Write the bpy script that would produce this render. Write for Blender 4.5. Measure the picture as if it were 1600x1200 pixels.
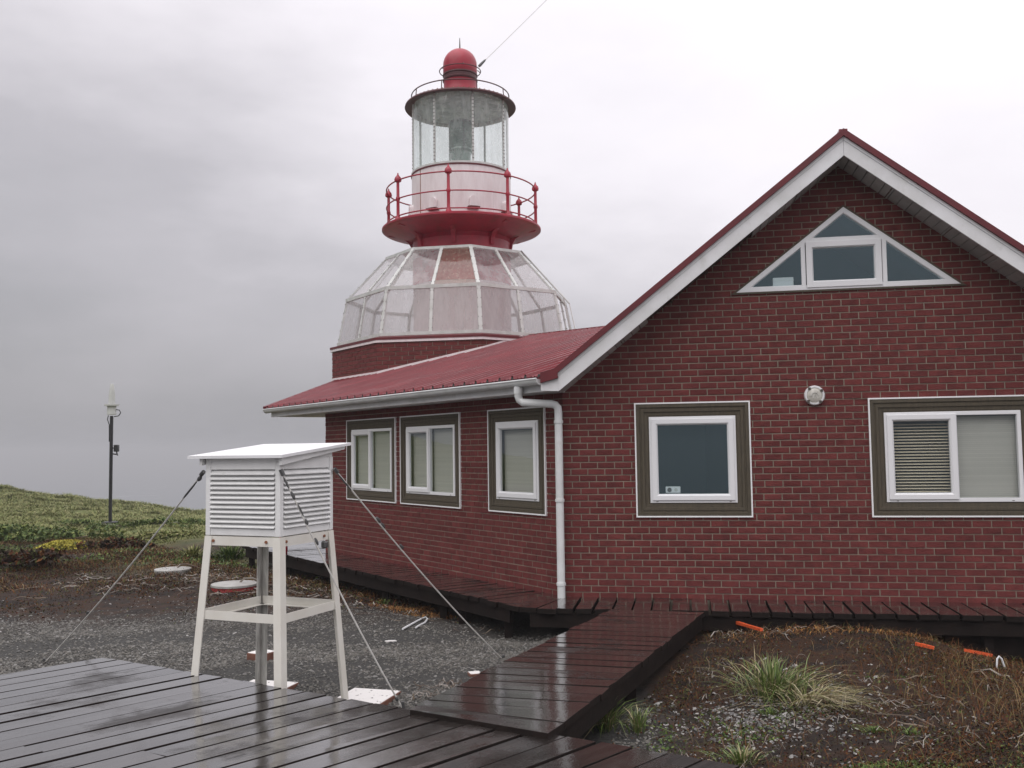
import bpy, bmesh, math, random
import numpy as np
from mathutils import Vector, Matrix
random.seed(7); rng = np.random.default_rng(7)
for o in list(bpy.data.objects): bpy.data.objects.remove(o)
scn = bpy.context.scene; COL = scn.collection
R_ = math.radians
# ------------------------------------------------------------------ camera
F_PX, PITCH, ROLL, EYE = 1500.0, 0.0666, -0.0136, 1.7492
Fv = Vector((0, math.cos(PITCH), math.sin(PITCH))); U0 = Vector((0, -math.sin(PITCH), math.cos(PITCH))); R0 = Vector((1, 0, 0))
Rv = R0*math.cos(ROLL)+U0*math.sin(ROLL); Uv = -R0*math.sin(ROLL)+U0*math.cos(ROLL)
cd = bpy.data.cameras.new("camera"); cam = bpy.data.objects.new("camera", cd); COL.objects.link(cam)
cd.sensor_width = 36; cd.sensor_fit = 'HORIZONTAL'; cd.lens = F_PX/1600*36; cd.clip_start = .05; cd.clip_end = 20000
m = Matrix((Rv, Uv, -Fv)).transposed().to_4x4(); m.translation = (0, 0, EYE); cam.matrix_world = m
scn.camera = cam
# ------------------------------------------------------------------ sky
SUN_EL, SUN_AZ = R_(56), R_(-35)       # azimuth clockwise from +Y
w = bpy.data.worlds.new("World"); scn.world = w; w.use_nodes = True
nt = w.node_tree; nt.nodes.clear(); N = nt.nodes.new; L = nt.links.new
out = N('ShaderNodeOutputWorld'); bg = N('ShaderNodeBackground'); L(bg.outputs[0], out.inputs[0])
sky = N('ShaderNodeTexSky'); sky.sky_type = 'NISHITA'; sky.sun_disc = False; sky.sun_elevation = SUN_EL; sky.sun_rotation = SUN_AZ
sky.air_density = 1; sky.dust_density = 4
tc = N('ShaderNodeTexCoord')
sep = N('ShaderNodeSeparateXYZ'); L(tc.outputs['Generated'], sep.inputs[0])
def mth(op, a, b=None, c=None, clamp=False):
    n = N('ShaderNodeMath'); n.operation = op; n.use_clamp = clamp
    for i, v in enumerate((a, b, c)):
        if v is None: continue
        if isinstance(v, (int, float)): n.inputs[i].default_value = v
        else: L(v, n.inputs[i])
    return n.outputs[0]
elev = N('ShaderNodeMapRange'); L(sep.outputs[2], elev.inputs[0]); elev.inputs[1].default_value = -.02; elev.inputs[2].default_value = .46
elev.inputs[3].default_value = 0; elev.inputs[4].default_value = 1
azd = mth('ADD', mth('MULTIPLY', sep.outputs[0], .72), mth('MULTIPLY', sep.outputs[1], .12))
mp = N('ShaderNodeMapping'); mp.inputs['Scale'].default_value = (1, 1, 2.6); L(tc.outputs['Generated'], mp.inputs[0])
nz = N('ShaderNodeTexNoise'); nz.inputs['Scale'].default_value = 2.3; nz.inputs['Detail'].default_value = 6; nz.inputs['Roughness'].default_value = .55; L(mp.outputs[0], nz.inputs[0])
v = mth('ADD', mth('MULTIPLY', elev.outputs[0], .70), mth('MULTIPLY', azd, .85))
v = mth('ADD', v, mth('MULTIPLY', mth('SUBTRACT', nz.outputs[0], .5), .75)); v = mth('MULTIPLY_ADD', v, .86, .13)
rmp = N('ShaderNodeValToRGB'); L(v, rmp.inputs[0])
e = rmp.color_ramp.elements
e[0].position = 0.0; e[0].color = (.30, .302, .325, 1)
e[1].position = 1.0; e[1].color = (1.08, 1.04, 1.08, 1)
x = e.new(.35); x.color = (.50, .485, .52, 1)
x = e.new(.68); x.color = (.90, .865, .915, 1)
# overcast zenith brighter than the horizon
zen = N('ShaderNodeMapRange'); L(sep.outputs[2], zen.inputs[0]); zen.inputs[1].default_value = .42; zen.inputs[2].default_value = 1; zen.inputs[3].default_value = 1; zen.inputs[4].default_value = 1.75
vm = N('ShaderNodeVectorMath'); vm.operation = 'SCALE'; L(rmp.outputs[0], vm.inputs[0]); L(zen.outputs[0], vm.inputs['Scale'])
sc_ = N('ShaderNodeVectorMath'); sc_.operation = 'SCALE'; L(sky.outputs[0], sc_.inputs[0]); sc_.inputs['Scale'].default_value = .08
mx = N('ShaderNodeMix'); mx.data_type = 'RGBA'; mx.inputs[0].default_value = .93; L(sc_.outputs[0], mx.inputs[6]); L(vm.outputs[0], mx.inputs[7])
L(mx.outputs[2], bg.inputs[0]); bg.inputs[1].default_value = 1.0
# ------------------------------------------------------------------ sun (soft, through the cloud)
sl = bpy.data.lights.new("sun", 'SUN'); sl.energy = 1.45; sl.angle = R_(70); sl.color = (1, .97, .94)
so = bpy.data.objects.new("sun", sl); COL.objects.link(so)
# the cloud lets most light through high up on the left and behind the camera
sd = Vector((-.45, -.55, 1.0)).normalized(); so.rotation_euler = sd.to_track_quat('Z', 'Y').to_euler()
scn.view_settings.view_transform = 'Standard'; scn.view_settings.look = 'None'; scn.view_settings.exposure = 0.16; scn.view_settings.gamma = 1
scn.view_settings.use_curve_mapping = False
scn.render.engine = 'CYCLES'
cy = scn.cycles; cy.use_denoising = True; cy.max_bounces = 8; cy.diffuse_bounces = 3; cy.glossy_bounces = 3; cy.transmission_bounces = 6; cy.transparent_max_bounces = 12; cy.volume_bounces = 0
cy.sample_clamp_indirect = 6
try: cy.denoiser = 'OPENIMAGEDENOISE'
except Exception: pass

# ------------------------------------------------------------------ materials
MATS = {}
def mat(name, base, rough=.6, var=None, vscale=4, bump=0, bscale=30, island=0, metal=0, spec=.5, coat=0, stretch=None, rvar=0, coord='Object', var2=None, v2scale=1.5, v2lo=.45, v2hi=.7, isl_col=None, v2st=None):
    """principled material: base colour varied by noise towards var, by piece (island) in brightness, and bumped"""
    mt = bpy.data.materials.new(name); mt.use_nodes = True; t = mt.node_tree; n = t.nodes; l = t.links.new
    p = n['Principled BSDF']; p.inputs['Roughness'].default_value = rough; p.inputs['Metallic'].default_value = metal
    p.inputs['Specular IOR Level'].default_value = spec; p.inputs['Coat Weight'].default_value = coat; p.inputs['Coat Roughness'].default_value = .08
    p.inputs['Base Color'].default_value = (*base, 1)
    tcn = n.new('ShaderNodeTexCoord'); src = tcn.outputs['Object' if coord == 'World' else coord]
    if coord == 'World': src = n.new('ShaderNodeNewGeometry').outputs['Position']
    src0 = src
    if stretch:
        mpn = n.new('ShaderNodeMapping'); mpn.inputs['Scale'].default_value = stretch; l(src, mpn.inputs[0]); src = mpn.outputs[0]
    col = None
    def noise(s, d=5):
        q = n.new('ShaderNodeTexNoise'); q.inputs['Scale'].default_value = s; q.inputs['Detail'].default_value = d; q.inputs['Roughness'].default_value = .6; l(src, q.inputs[0]); return q.outputs[0]
    def ramp(x, a, b):
        q = n.new('ShaderNodeMapRange'); q.inputs[1].default_value = a; q.inputs[2].default_value = b; l(x, q.inputs[0]); return q.outputs[0]
    def mix(f, a, b, typ='MIX'):
        q = n.new('ShaderNodeMix'); q.data_type = 'RGBA'; q.blend_type = typ
        if isinstance(f, float): q.inputs[0].default_value = f
        else: l(f, q.inputs[0])
        for i, s in ((6, a), (7, b)):
            if isinstance(s, tuple): q.inputs[i].default_value = (*s, 1)
            else: l(s, q.inputs[i])
        return q.outputs[2]
    col = base
    if island or isl_col:
        g = n.new('ShaderNodeNewGeometry'); oi = n.new('ShaderNodeObjectInfo')
        ad = n.new('ShaderNodeMath'); ad.operation = 'ADD'; l(g.outputs['Random Per Island'], ad.inputs[0]); l(oi.outputs['Random'], ad.inputs[1])
        fr = n.new('ShaderNodeMath'); fr.operation = 'FRACT'; l(ad.outputs[0], fr.inputs[0]); rnd = fr.outputs[0]
        if isl_col:
            rp = n.new('ShaderNodeValToRGB'); rp.color_ramp.interpolation = 'CONSTANT'; l(rnd, rp.inputs[0])
            els = rp.color_ramp.elements
            for i, c in enumerate(isl_col):
                if i < 2: ee = els[i]; ee.position = i/len(isl_col)
                else: ee = els.new(i/len(isl_col))
                ee.color = (*c, 1)
            col = rp.outputs[0]
    if var: col = mix(ramp(noise(vscale), .35, .68), col, var)
    if var2:
        keep = src
        if v2st: mq = n.new('ShaderNodeMapping'); mq.inputs['Scale'].default_value = v2st; l(src0, mq.inputs[0]); src = mq.outputs[0]
        col = mix(ramp(noise(v2scale, 8), v2lo, v2hi), col, var2); src = keep
    if island:
        mr = n.new('ShaderNodeMapRange'); l(rnd, mr.inputs[0]); mr.inputs[3].default_value = 1-island; mr.inputs[4].default_value = 1+island
        vv = n.new('ShaderNodeVectorMath'); vv.operation = 'SCALE'; l(mr.outputs[0], vv.inputs['Scale'])
        if isinstance(col, tuple): vv.inputs[0].default_value = col
        else: l(col, vv.inputs[0])
        col = vv.outputs[0]
    if not isinstance(col, tuple): l(col, p.inputs['Base Color'])
    if rvar:
        q = n.new('ShaderNodeMapRange'); l(noise(vscale*.7, 4), q.inputs[0]); q.inputs[1].default_value = .4; q.inputs[2].default_value = .62
        q.inputs[3].default_value = max(.03, rough-rvar); q.inputs[4].default_value = rough+rvar; l(q.outputs[0], p.inputs['Roughness'])
    if bump:
        b = n.new('ShaderNodeBump'); b.inputs['Strength'].default_value = bump; b.inputs['Distance'].default_value = .01; l(noise(bscale, 6), b.inputs['Height']); l(b.outputs[0], p.inputs['Normal'])
    MATS[name] = mt
    return mt
def glass(name, tint=(.9, .95, .94), milk=0.0, milkcol=(.8, .78, .78), ior=1.5, rough=.0, streak=None, mscale=3, gloss=(1, 1, 1)):
    mt = bpy.data.materials.new(name); mt.use_nodes = True; t = mt.node_tree; n = t.nodes; l = t.links.new; n.clear()
    o = n.new('ShaderNodeOutputMaterial'); tr = n.new('ShaderNodeBsdfTransparent'); tr.inputs[0].default_value = (*tint, 1)
    gl = n.new('ShaderNodeBsdfGlossy'); gl.inputs[0].default_value = (*gloss, 1); gl.inputs['Roughness'].default_value = rough
    fr = n.new('ShaderNodeFresnel'); ge = n.new('ShaderNodeNewGeometry')   # a thin sheet mirrors alike from both sides
    q1 = n.new('ShaderNodeMapRange'); q1.inputs[3].default_value = ior; q1.inputs[4].default_value = 1/ior; l(ge.outputs['Backfacing'], q1.inputs[0]); l(q1.outputs[0], fr.inputs[0])
    base = tr.outputs[0]
    if milk:
        df = n.new('ShaderNodeBsdfDiffuse'); df.inputs[0].default_value = (*milkcol, 1); tl = n.new('ShaderNodeBsdfTranslucent'); tl.inputs[0].default_value = (*milkcol, 1)
        a = n.new('ShaderNodeMixShader'); a.inputs[0].default_value = .5; l(df.outputs[0], a.inputs[1]); l(tl.outputs[0], a.inputs[2])
        tcn = n.new('ShaderNodeTexCoord'); mpn = n.new('ShaderNodeMapping'); mpn.inputs['Scale'].default_value = streak or (1, 1, 1); l(tcn.outputs['Object'], mpn.inputs[0])
        nzz = n.new('ShaderNodeTexNoise'); nzz.inputs['Scale'].default_value = mscale; nzz.inputs['Detail'].default_value = 8; nzz.inputs['Roughness'].default_value = .65; l(mpn.outputs[0], nzz.inputs[0])
        mr = n.new('ShaderNodeMapRange'); mr.inputs[1].default_value = .3; mr.inputs[2].default_value = .72; mr.inputs[3].default_value = milk*.4; mr.inputs[4].default_value = min(.95, milk*1.6); l(nzz.outputs[0], mr.inputs[0])
        b = n.new('ShaderNodeMixShader'); l(mr.outputs[0], b.inputs[0]); l(tr.outputs[0], b.inputs[1]); l(a.outputs[0], b.inputs[2]); base = b.outputs[0]
    m2 = n.new('ShaderNodeMixShader'); l(fr.outputs[0], m2.inputs[0]); l(base, m2.inputs[1]); l(gl.outputs[0], m2.inputs[2]); l(m2.outputs[0], o.inputs[0])
    MATS[name] = mt; return mt
HAZE = .0012
def wet_wood():
    """old timber under a film of rain: puddles lie across the boards, grain runs along each board"""
    mt = bpy.data.materials.new('wet_timber'); mt.use_nodes = True; t = mt.node_tree; n = t.nodes; l = t.links.new; p = n['Principled BSDF']
    g = n.new('ShaderNodeNewGeometry'); oi = n.new('ShaderNodeObjectInfo'); tcn = n.new('ShaderNodeTexCoord')
    def nz(src, s, d=5, r=.6, sc=None):
        if sc: mpn = n.new('ShaderNodeMapping'); mpn.inputs['Scale'].default_value = sc; l(src, mpn.inputs[0]); src = mpn.outputs[0]
        q = n.new('ShaderNodeTexNoise'); q.inputs['Scale'].default_value = s; q.inputs['Detail'].default_value = d; q.inputs['Roughness'].default_value = r; l(src, q.inputs[0]); return q.outputs[0]
    def mr(x, a, b, c, d): q = n.new('ShaderNodeMapRange'); l(x, q.inputs[0]); q.inputs[1].default_value = a; q.inputs[2].default_value = b; q.inputs[3].default_value = c; q.inputs[4].default_value = d; return q.outputs[0]
    def mth2(op, a, b):
        q = n.new('ShaderNodeMath'); q.operation = op
        for i, x in enumerate((a, b)):
            if isinstance(x, (int, float)): q.inputs[i].default_value = x
            else: l(x, q.inputs[i])
        return q.outputs[0]
    # object coordinates shifted per board so no two boards share their grain
    cmb = n.new('ShaderNodeCombineXYZ'); l(mth2('MULTIPLY', oi.outputs['Random'], 37.0), cmb.inputs[0]); l(mth2('MULTIPLY', oi.outputs['Random'], 11.0), cmb.inputs[2])
    va = n.new('ShaderNodeVectorMath'); va.operation = 'ADD'; l(tcn.outputs['Object'], va.inputs[0]); l(cmb.outputs[0], va.inputs[1])
    grain = nz(va.outputs[0], 7, 6, .65, (.35, 6, 2)); wet = nz(g.outputs['Position'], 1.5, 6, .6); fine = nz(g.outputs['Position'], 9, 5, .7)
    wet2 = mth2('ADD', mth2('MULTIPLY', wet, .72), mth2('ADD', mth2('MULTIPLY', fine, .16), mth2('MULTIPLY', grain, .12)))
    wet2 = mth2('ADD', wet2, mth2('MULTIPLY', mth2('SUBTRACT', oi.outputs['Random'], .5), .06))
    cr = n.new('ShaderNodeValToRGB'); l(grain, cr.inputs[0]); e = cr.color_ramp.elements; e[0].position = .3; e[0].color = (.012, .010, .009, 1); e[1].position = .72; e[1].color = (.044, .037, .034, 1)
    x = e.new(.5); x.color = (.024, .020, .018, 1)
    vv = n.new('ShaderNodeVectorMath'); vv.operation = 'SCALE'; l(cr.outputs[0], vv.inputs[0]); l(mr(oi.outputs['Random'], 0, 1, .7, 1.35), vv.inputs['Scale']); l(vv.outputs[0], p.inputs['Base Color'])
    l(mr(wet2, .34, .50, .40, .14), p.inputs['Roughness']); p.inputs['Specular IOR Level'].default_value = .45
    l(mr(wet2, .36, .46, .0, 1.0), p.inputs['Coat Weight']); l(mr(wet2, .38, .52, .22, .015), p.inputs['Coat Roughness']); p.inputs['Coat IOR'].default_value = 1.5
    b = n.new('ShaderNodeBump'); b.inputs['Distance'].default_value = .006; l(grain, b.inputs['Height']); l(mr(wet2, .36, .48, .75, .05), b.inputs['Strength']); l(b.outputs[0], p.inputs['Normal'])
    b2 = n.new('ShaderNodeBump'); b2.inputs['Distance'].default_value = .004; b2.inputs['Strength'].default_value = .34; l(fine, b2.inputs['Height']); l(b2.outputs[0], p.inputs['Coat Normal'])
    MATS['wet_timber'] = mt; return mt
M = {}
M['brick'] = mat('brick', (.163, .039, .036), .75, spec=.2, var=(.106, .027, .026), vscale=9, bump=.9, bscale=55, island=.13, var2=(.135, .033, .032), v2scale=1.6, v2lo=.46, v2hi=.75, v2st=(1, 1, .35), coord='World')
M['mortar'] = mat('mortar', (.31, .268, .212), .9, spec=.2, var=(.23, .20, .16), vscale=12, bump=.4, bscale=80, coord='World', var2=(.22, .19, .155), v2scale=1.6, v2lo=.46, v2hi=.72, v2st=(1, 1, .35))
M['plinth'] = mat('plinth', (.05, .045, .042), .9, bump=.5)
M['white'] = mat('white_paint', (.78, .78, .79), .45, var=(.70, .70, .70), vscale=3, bump=.08, bscale=40)
M['fascia'] = mat('fascia_paint', (.76, .76, .77), .5, var=(.62, .62, .61), vscale=2.5, bump=.1, bscale=60, stretch=(1, 1, 1), var2=(.45, .44, .41), v2scale=4, v2lo=.6, v2hi=.85, v2st=(1, 1, .5))
M['pvc'] = mat('white_pvc', (.80, .80, .81), .3)
M['trimwhite'] = mat('white_trim', (.86, .86, .86), .4)
M['olive'] = mat('olive_wood', (.088, .072, .046), .7, var=(.062, .05, .034), vscale=7, bump=.35, bscale=60, stretch=(6, 6, 1))
M['soffit'] = mat('soffit_board', (.42, .41, .39), .7, var=(.34, .33, .31), vscale=6, island=.14, bump=.1)
M['soffitdark'] = mat('bare_wood', (.09, .06, .045), .85, var=(.14, .10, .08), vscale=8)
M['redroof'] = mat('red_roof', (.215, .016, .024), .24, var=(.15, .016, .022), vscale=1.6, bump=.05, bscale=14, coat=.25, island=.08, var2=(.28, .08, .085), v2scale=5, v2lo=.66, v2hi=.85)
M['ribtop'] = mat('glint_rib', (.40, .13, .14), .26, var=(.28, .05, .06), vscale=1.2, var2=(.60, .42, .42), v2scale=1.1, v2lo=.48, v2hi=.7)  # pale tops: the glints along the ribs are put into the colour
M['redtrim'] = mat('red_trim', (.13, .010, .015), .45, var=(.095, .009, .013), vscale=5)
M['redpaint'] = mat('red_paint', (.38, .012, .035), .42, var=(.27, .012, .03), vscale=4, bump=.1, bscale=30, var2=(.17, .035, .025), v2scale=4, v2lo=.52, v2hi=.78, v2st=(1, 1, .3))
M['domered'] = mat('dome_red', (.36, .012, .032), .38, var=(.29, .012, .03), vscale=3)
M['maroon'] = mat('dark_maroon', (.075, .010, .016), .5, var=(.07, .02, .02), vscale=4)
M['drumwhite'] = mat('drum_white', (.77, .73, .73), .5, var=(.68, .62, .62), vscale=3, stretch=(3, 3, .6), bump=.08)
M['rust'] = mat('rust', (.28, .11, .05), .8, var=(.16, .06, .03), vscale=20)
M['trunk'] = mat('trunk_paint', (.54, .46, .46), .55, var=(.47, .38, .38), vscale=2, stretch=(2, 2, .5))
M['alu'] = mat('aluminium_bar', (.60, .61, .59), .45, var=(.47, .48, .45), vscale=6)
M['bolt'] = mat('bolt_dark', (.07, .06, .05), .6)
M['lens'] = mat('lens_green', (.12, .20, .16), .18, var=(.09, .13, .11), vscale=5, coat=.6)
M['ceil'] = mat('lantern_ceiling', (.46, .48, .47), .6, var=(.13, .14, .14), vscale=4)
M['galv'] = mat('gutter_white', (.74, .75, .75), .4, var=(.63, .64, .63), vscale=4, var2=(.45, .44, .40), v2scale=3, v2lo=.62, v2hi=.85)
M['wet'] = wet_wood()
M['wetside'] = mat('wet_timber_edge', (.012, .009, .008), .7, var=(.020, .014, .012), vscale=6, bump=.3, spec=.12)
M['legpaint'] = mat('cream_iron', (.74, .72, .66), .45, var=(.68, .65, .58), vscale=4, var2=(.42, .28, .14), v2scale=6, v2lo=.66, v2hi=.82, bump=.1)
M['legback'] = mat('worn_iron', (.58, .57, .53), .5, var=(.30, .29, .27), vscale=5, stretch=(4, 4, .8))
M['louvre'] = mat('white_louvre', (.80, .80, .79), .55, var=(.72, .72, .71), vscale=5, island=.05, bump=.12, bscale=50, var2=(.50, .47, .42), v2scale=7, v2lo=.64, v2hi=.84)
M['steel'] = mat('steel_cable', (.62, .61, .58), .45, var=(.48, .46, .43), vscale=20)
M['darksteel'] = mat('dark_steel', (.10, .10, .10), .5, metal=.4)
M['blackpole'] = mat('black_pole', (.012, .012, .014), .4)
M['antenna'] = mat('antenna_shell', (.52, .53, .50), .5, var=(.44, .45, .43), vscale=6)
M['tiletop'] = mat('flaked_tile', (.70, .68, .66), .7, var2=(.06, .05, .05), v2scale=22, v2lo=.60, v2hi=.66, bump=.3)
M['terra'] = mat('terracotta', (.20, .085, .055), .8, var=(.13, .06, .045), vscale=10)
M['orange'] = mat('orange_paint', (.80, .12, .025), .5, var=(.62, .09, .03), vscale=14)
M['wire_white'] = mat('white_rod', (.75, .76, .77), .4)
M['dead'] = mat('dead_wood', (.30, .25, .21), .85, isl_col=((.24, .21, .18), (.14, .105, .08), (.19, .15, .11), (.32, .29, .26), (.085, .06, .045)), island=.2)
M['lid'] = mat('tank_lid', (.40, .40, .38), .6, var=(.28, .27, .25), vscale=6)
M['lidrim'] = mat('tank_rim', (.28, .03, .03), .6)
M['blind'] = mat('blind_slat', (.49, .49, .43), .5, island=.05)
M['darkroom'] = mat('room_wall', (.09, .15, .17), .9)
M['stone'] = mat('gravel_stone', (.16, .155, .145), .5, spec=.25, isl_col=((.088, .083, .076), (.125, .118, .104), (.072, .067, .06), (.16, .15, .132), (.11, .102, .09), (.094, .089, .079), (.12, .117, .105), (.165, .16, .15)), island=.3)
M['pebble'] = mat('pale_pebble', (.42, .41, .39), .5, isl_col=((.16, .155, .15), (.36, .35, .33), (.09, .088, .085), (.22, .21, .20), (.12, .115, .11)), island=.25)
M['leafgreen'] = mat('green_leaves', (.06, .10, .02), .5, spec=.2, isl_col=((.055, .10, .02), (.085, .135, .03), (.04, .075, .016), (.12, .16, .04)), island=.3)
M['leafbrown'] = mat('brown_cover', (.07, .03, .015), .7, spec=.15, isl_col=((.075, .021, .009), (.034, .015, .009), (.085, .030, .011), (.019, .012, .009), (.042, .042, .015), (.10, .040, .012), (.026, .018, .012), (.06, .066, .02)), island=.35)
M['straw'] = mat('straw', (.16, .09, .035), .7, spec=.15, isl_col=((.15, .07, .026), (.12, .04, .014), (.24, .17, .085), (.09, .03, .012), (.13, .055, .018), (.085, .08, .024)), island=.35)
M['grassblade'] = mat('grass_blade', (.09, .12, .03), .45, isl_col=((.085, .14, .028), (.13, .18, .042), (.20, .20, .075), (.07, .115, .022), (.34, .28, .16), (.14, .19, .055), (.10, .15, .03)), island=.3)
M['hillgrass'] = mat('hill_grass', (.12, .13, .05), .6, spec=.2, isl_col=((.17, .185, .058), (.22, .22, .082), (.125, .15, .045), (.27, .25, .115), (.155, .18, .055)), island=.25)
M['moss'] = mat('yellow_moss', (.20, .18, .02), .8, isl_col=((.36, .31, .03), (.26, .25, .03), (.44, .38, .06)), island=.3)
M['pane'] = glass('window_glass', (.84, .91, .91), ior=2.2, gloss=(.70, .93, 1.0))
M['pane_side'] = glass('side_window_glass', (.90, .91, .91), ior=1.7, gloss=(.85, .95, 1.0))
M['blindwarm'] = mat('lamplit_blind_slat', (.58, .53, .39), .5)  # warm light of a room lamp put into the slat colour
M['shrubleaf'] = mat('shrub_leaves', (.08, .12, .03), .5, spec=.2, isl_col=((.08, .125, .03), (.12, .165, .04), (.055, .09, .022), (.15, .17, .05)), island=.3)
M['bleached'] = mat('bleached_grass', (.33, .27, .16), .6, spec=.2, isl_col=((.36, .30, .18), (.25, .19, .10), (.42, .37, .25), (.20, .19, .08)), island=.25)
M['lampglass'] = mat('lamp_glass', (.62, .60, .54), .35, var=(.36, .34, .29), vscale=14, coat=.4)
M['lantglass'] = glass('lantern_glass', (.94, .97, .96), milk=.27, milkcol=(.86, .91, .89), ior=1.35, streak=(1.5, 1.5, .5))
M['acrylic_rust'] = glass('rust_streaked_glazing', (.95, .92, .90), milk=.34, milkcol=(.56, .42, .34), ior=1.35, rough=.05, streak=(10, 10, .12), mscale=1.3)
M['acrylic'] = glass('skirt_glazing', (.95, .94, .94), milk=.38, milkcol=(.62, .60, .60), ior=1.4, rough=.03, streak=(3.5, 3.5, .35), mscale=1.1)

# ------------------------------------------------------------------ mesh helpers
class Fr:
    """a wall frame: u along the wall (left to right from outside), w into the wall, z up"""
    def __init__(s, ox=0, oy=0, a=0): s.o = (ox, oy); s.c, s.s = math.cos(a), math.sin(a)
    def __call__(s, u, w_, z): return (s.o[0]+u*s.c-w_*s.s, s.o[1]+u*s.s+w_*s.c, z)
class MB:
    def __init__(s, T=None): s.v = []; s.f = []; s.T = T or (lambda x, y, z: (x, y, z)); s.sm = []
    def face(s, pts, smooth=False):
        i = len(s.v); s.v += [s.T(*p) for p in pts]; s.f.append(tuple(range(i, i+len(pts)))); s.sm.append(smooth)
    def mesh(s, vs, fs, smooth=False):
        i = len(s.v); s.v += [s.T(*p) for p in vs]; s.f += [tuple(j+i for j in f) for f in fs]; s.sm += [smooth]*len(fs); return s
    def box(s, x0, x1, y0, y1, z0, z1, b=0):
        if b:
            b = min(b, abs(x1-x0)*.4, abs(y1-y0)*.4, abs(z1-z0)*.4); vs = []; 
            for sx in (0, 1):
                for sy in (0, 1):
                    for sz in (0, 1):
                        X, Y, Z = (x0, x1)[sx], (y0, y1)[sy], (z0, z1)[sz]; dx, dy, dz = (b, -b)[sx], (b, -b)[sy], (b, -b)[sz]
                        vs += [(X, Y+dy, Z+dz), (X+dx, Y, Z+dz), (X+dx, Y+dy, Z)]
            fs = []
            I = lambda a, c, d, k: (a*4+c*2+d)*3+k
            fs += [(I(0,0,0,0), I(0,0,1,0), I(0,1,1,0), I(0,1,0,0)), (I(1,0,0,0), I(1,1,0,0), I(1,1,1,0), I(1,0,1,0)),
                   (I(0,0,0,1), I(1,0,0,1), I(1,0,1,1), I(0,0,1,1)), (I(0,1,0,1), I(0,1,1,1), I(1,1,1,1), I(1,1,0,1)),
                   (I(0,0,0,2), I(0,1,0,2), I(1,1,0,2), I(1,0,0,2)), (I(0,0,1,2), I(1,0,1,2), I(1,1,1,2), I(0,1,1,2))]
            for p in (0, 1):
                for q in (0, 1):
                    e1 = [I(p,q,0,0), I(p,q,1,0), I(p,q,1,1), I(p,q,0,1)]; e2 = [I(p,0,q,0), I(p,1,q,0), I(p,1,q,2), I(p,0,q,2)]; e3 = [I(0,p,q,1), I(1,p,q,1), I(1,p,q,2), I(0,p,q,2)]
                    fs += [tuple(e1), tuple(e2), tuple(e3)]
            for a in (0, 1):
                for c in (0, 1):
                    for d in (0, 1): fs.append((I(a,c,d,0), I(a,c,d,1), I(a,c,d,2)))
            return s.mesh(vs, fs)
        vs = [(x, y, z) for x in (x0, x1) for y in (y0, y1) for z in (z0, z1)]
        return s.mesh(vs, [(0,1,3,2), (4,6,7,5), (0,4,5,1), (2,3,7,6), (0,2,6,4), (1,5,7,3)])
    def bar(s, a, b, wd, th, up=(0, 0, 1), ext=0):
        a, b = Vector(a), Vector(b); d = (b-a).normalized(); a = a-d*ext; b = b+d*ext
        up = Vector(up); sx = d.cross(up)
        if sx.length < 1e-4: sx = d.cross(Vector((1, 0, 0)))
        sx.normalize(); uz = sx.cross(d).normalized(); vs = []
        for p in (a, b):
            for i, j in ((-1,-1), (1,-1), (1,1), (-1,1)): vs.append(tuple(p+sx*i*wd/2+uz*j*th/2))
        return s.mesh(vs, [(0,1,2,3), (7,6,5,4), (0,4,5,1), (1,5,6,2), (2,6,7,3), (3,7,4,0)])
    def tube(s, pts, r, n=8, cap=True, closed=False):
        pts = [Vector(p) for p in pts]; k = len(pts); rr = r if isinstance(r, (list, tuple)) else [r]*k
        vs = []; ref = None
        for i, p in enumerate(pts):
            if closed: d = (pts[(i+1) % k]-pts[i-1]).normalized()
            else: d = (pts[min(i+1, k-1)]-pts[max(i-1, 0)]).normalized()
            if ref is None: ref = Vector((0, 0, 1)) if abs(d.z) < .9 else Vector((1, 0, 0))
            sx = d.cross(ref).normalized(); uy = sx.cross(d).normalized(); ref = uy
            for j in range(n):
                t = 2*math.pi*j/n; vs.append(tuple(p+sx*math.cos(t)*rr[i]+uy*math.sin(t)*rr[i]))
        fs = []
        for i in range(k if closed else k-1):
            for j in range(n):
                a = i*n+j; b = i*n+(j+1) % n; c = ((i+1) % k)*n+(j+1) % n; d = ((i+1) % k)*n+j; fs.append((a, b, c, d))
        s.mesh(vs, fs, n > 5)
        if cap and not closed:
            i0 = len(s.v)-k*n; s.f.append(tuple(range(i0+n-1, i0-1, -1))); s.f.append(tuple(range(i0+(k-1)*n, i0+k*n))); s.sm += [False, False]
        return s
    def lathe(s, prof, n=48, a0=0, a1=None, c=(0, 0)):
        full = a1 is None; a1 = a0+2*math.pi if full else a1; k = n if full else n+1; vs = []
        for i in range(k):
            t = a0+(a1-a0)*i/n
            for r, z in prof: vs.append((c[0]+r*math.cos(t), c[1]+r*math.sin(t), z))
        mlen = len(prof); fs = []
        for i in range(n):
            for j in range(mlen-1):
                a = i*mlen+j; b = ((i+1) % k)*mlen+j; fs.append((a, b, b+1, a+1))
        return s.mesh(vs, fs, True)
    def prism(s, poly, w0, w1, sh=0):
        """polygon in (u,z) extruded between depths w0 (front) and w1; sh shrinks the front ring"""
        n = len(poly); cx = sum(p[0] for p in poly)/n; cz = sum(p[1] for p in poly)/n; fr = []
        for p in poly:
            d = math.hypot(p[0]-cx, p[1]-cz); k = min(.8, sh/d) if d > 1e-6 else 0; fr.append((p[0]+(cx-p[0])*k, w0, p[1]+(cz-p[1])*k))
        vs = fr+[(p[0], w1, p[1]) for p in poly]
        fs = [tuple(range(n))]+[(i, i+n, (i+1) % n+n, (i+1) % n) for i in range(n)]+[tuple(range(2*n-1, n-1, -1))]
        return s.mesh(vs, fs)
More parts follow.
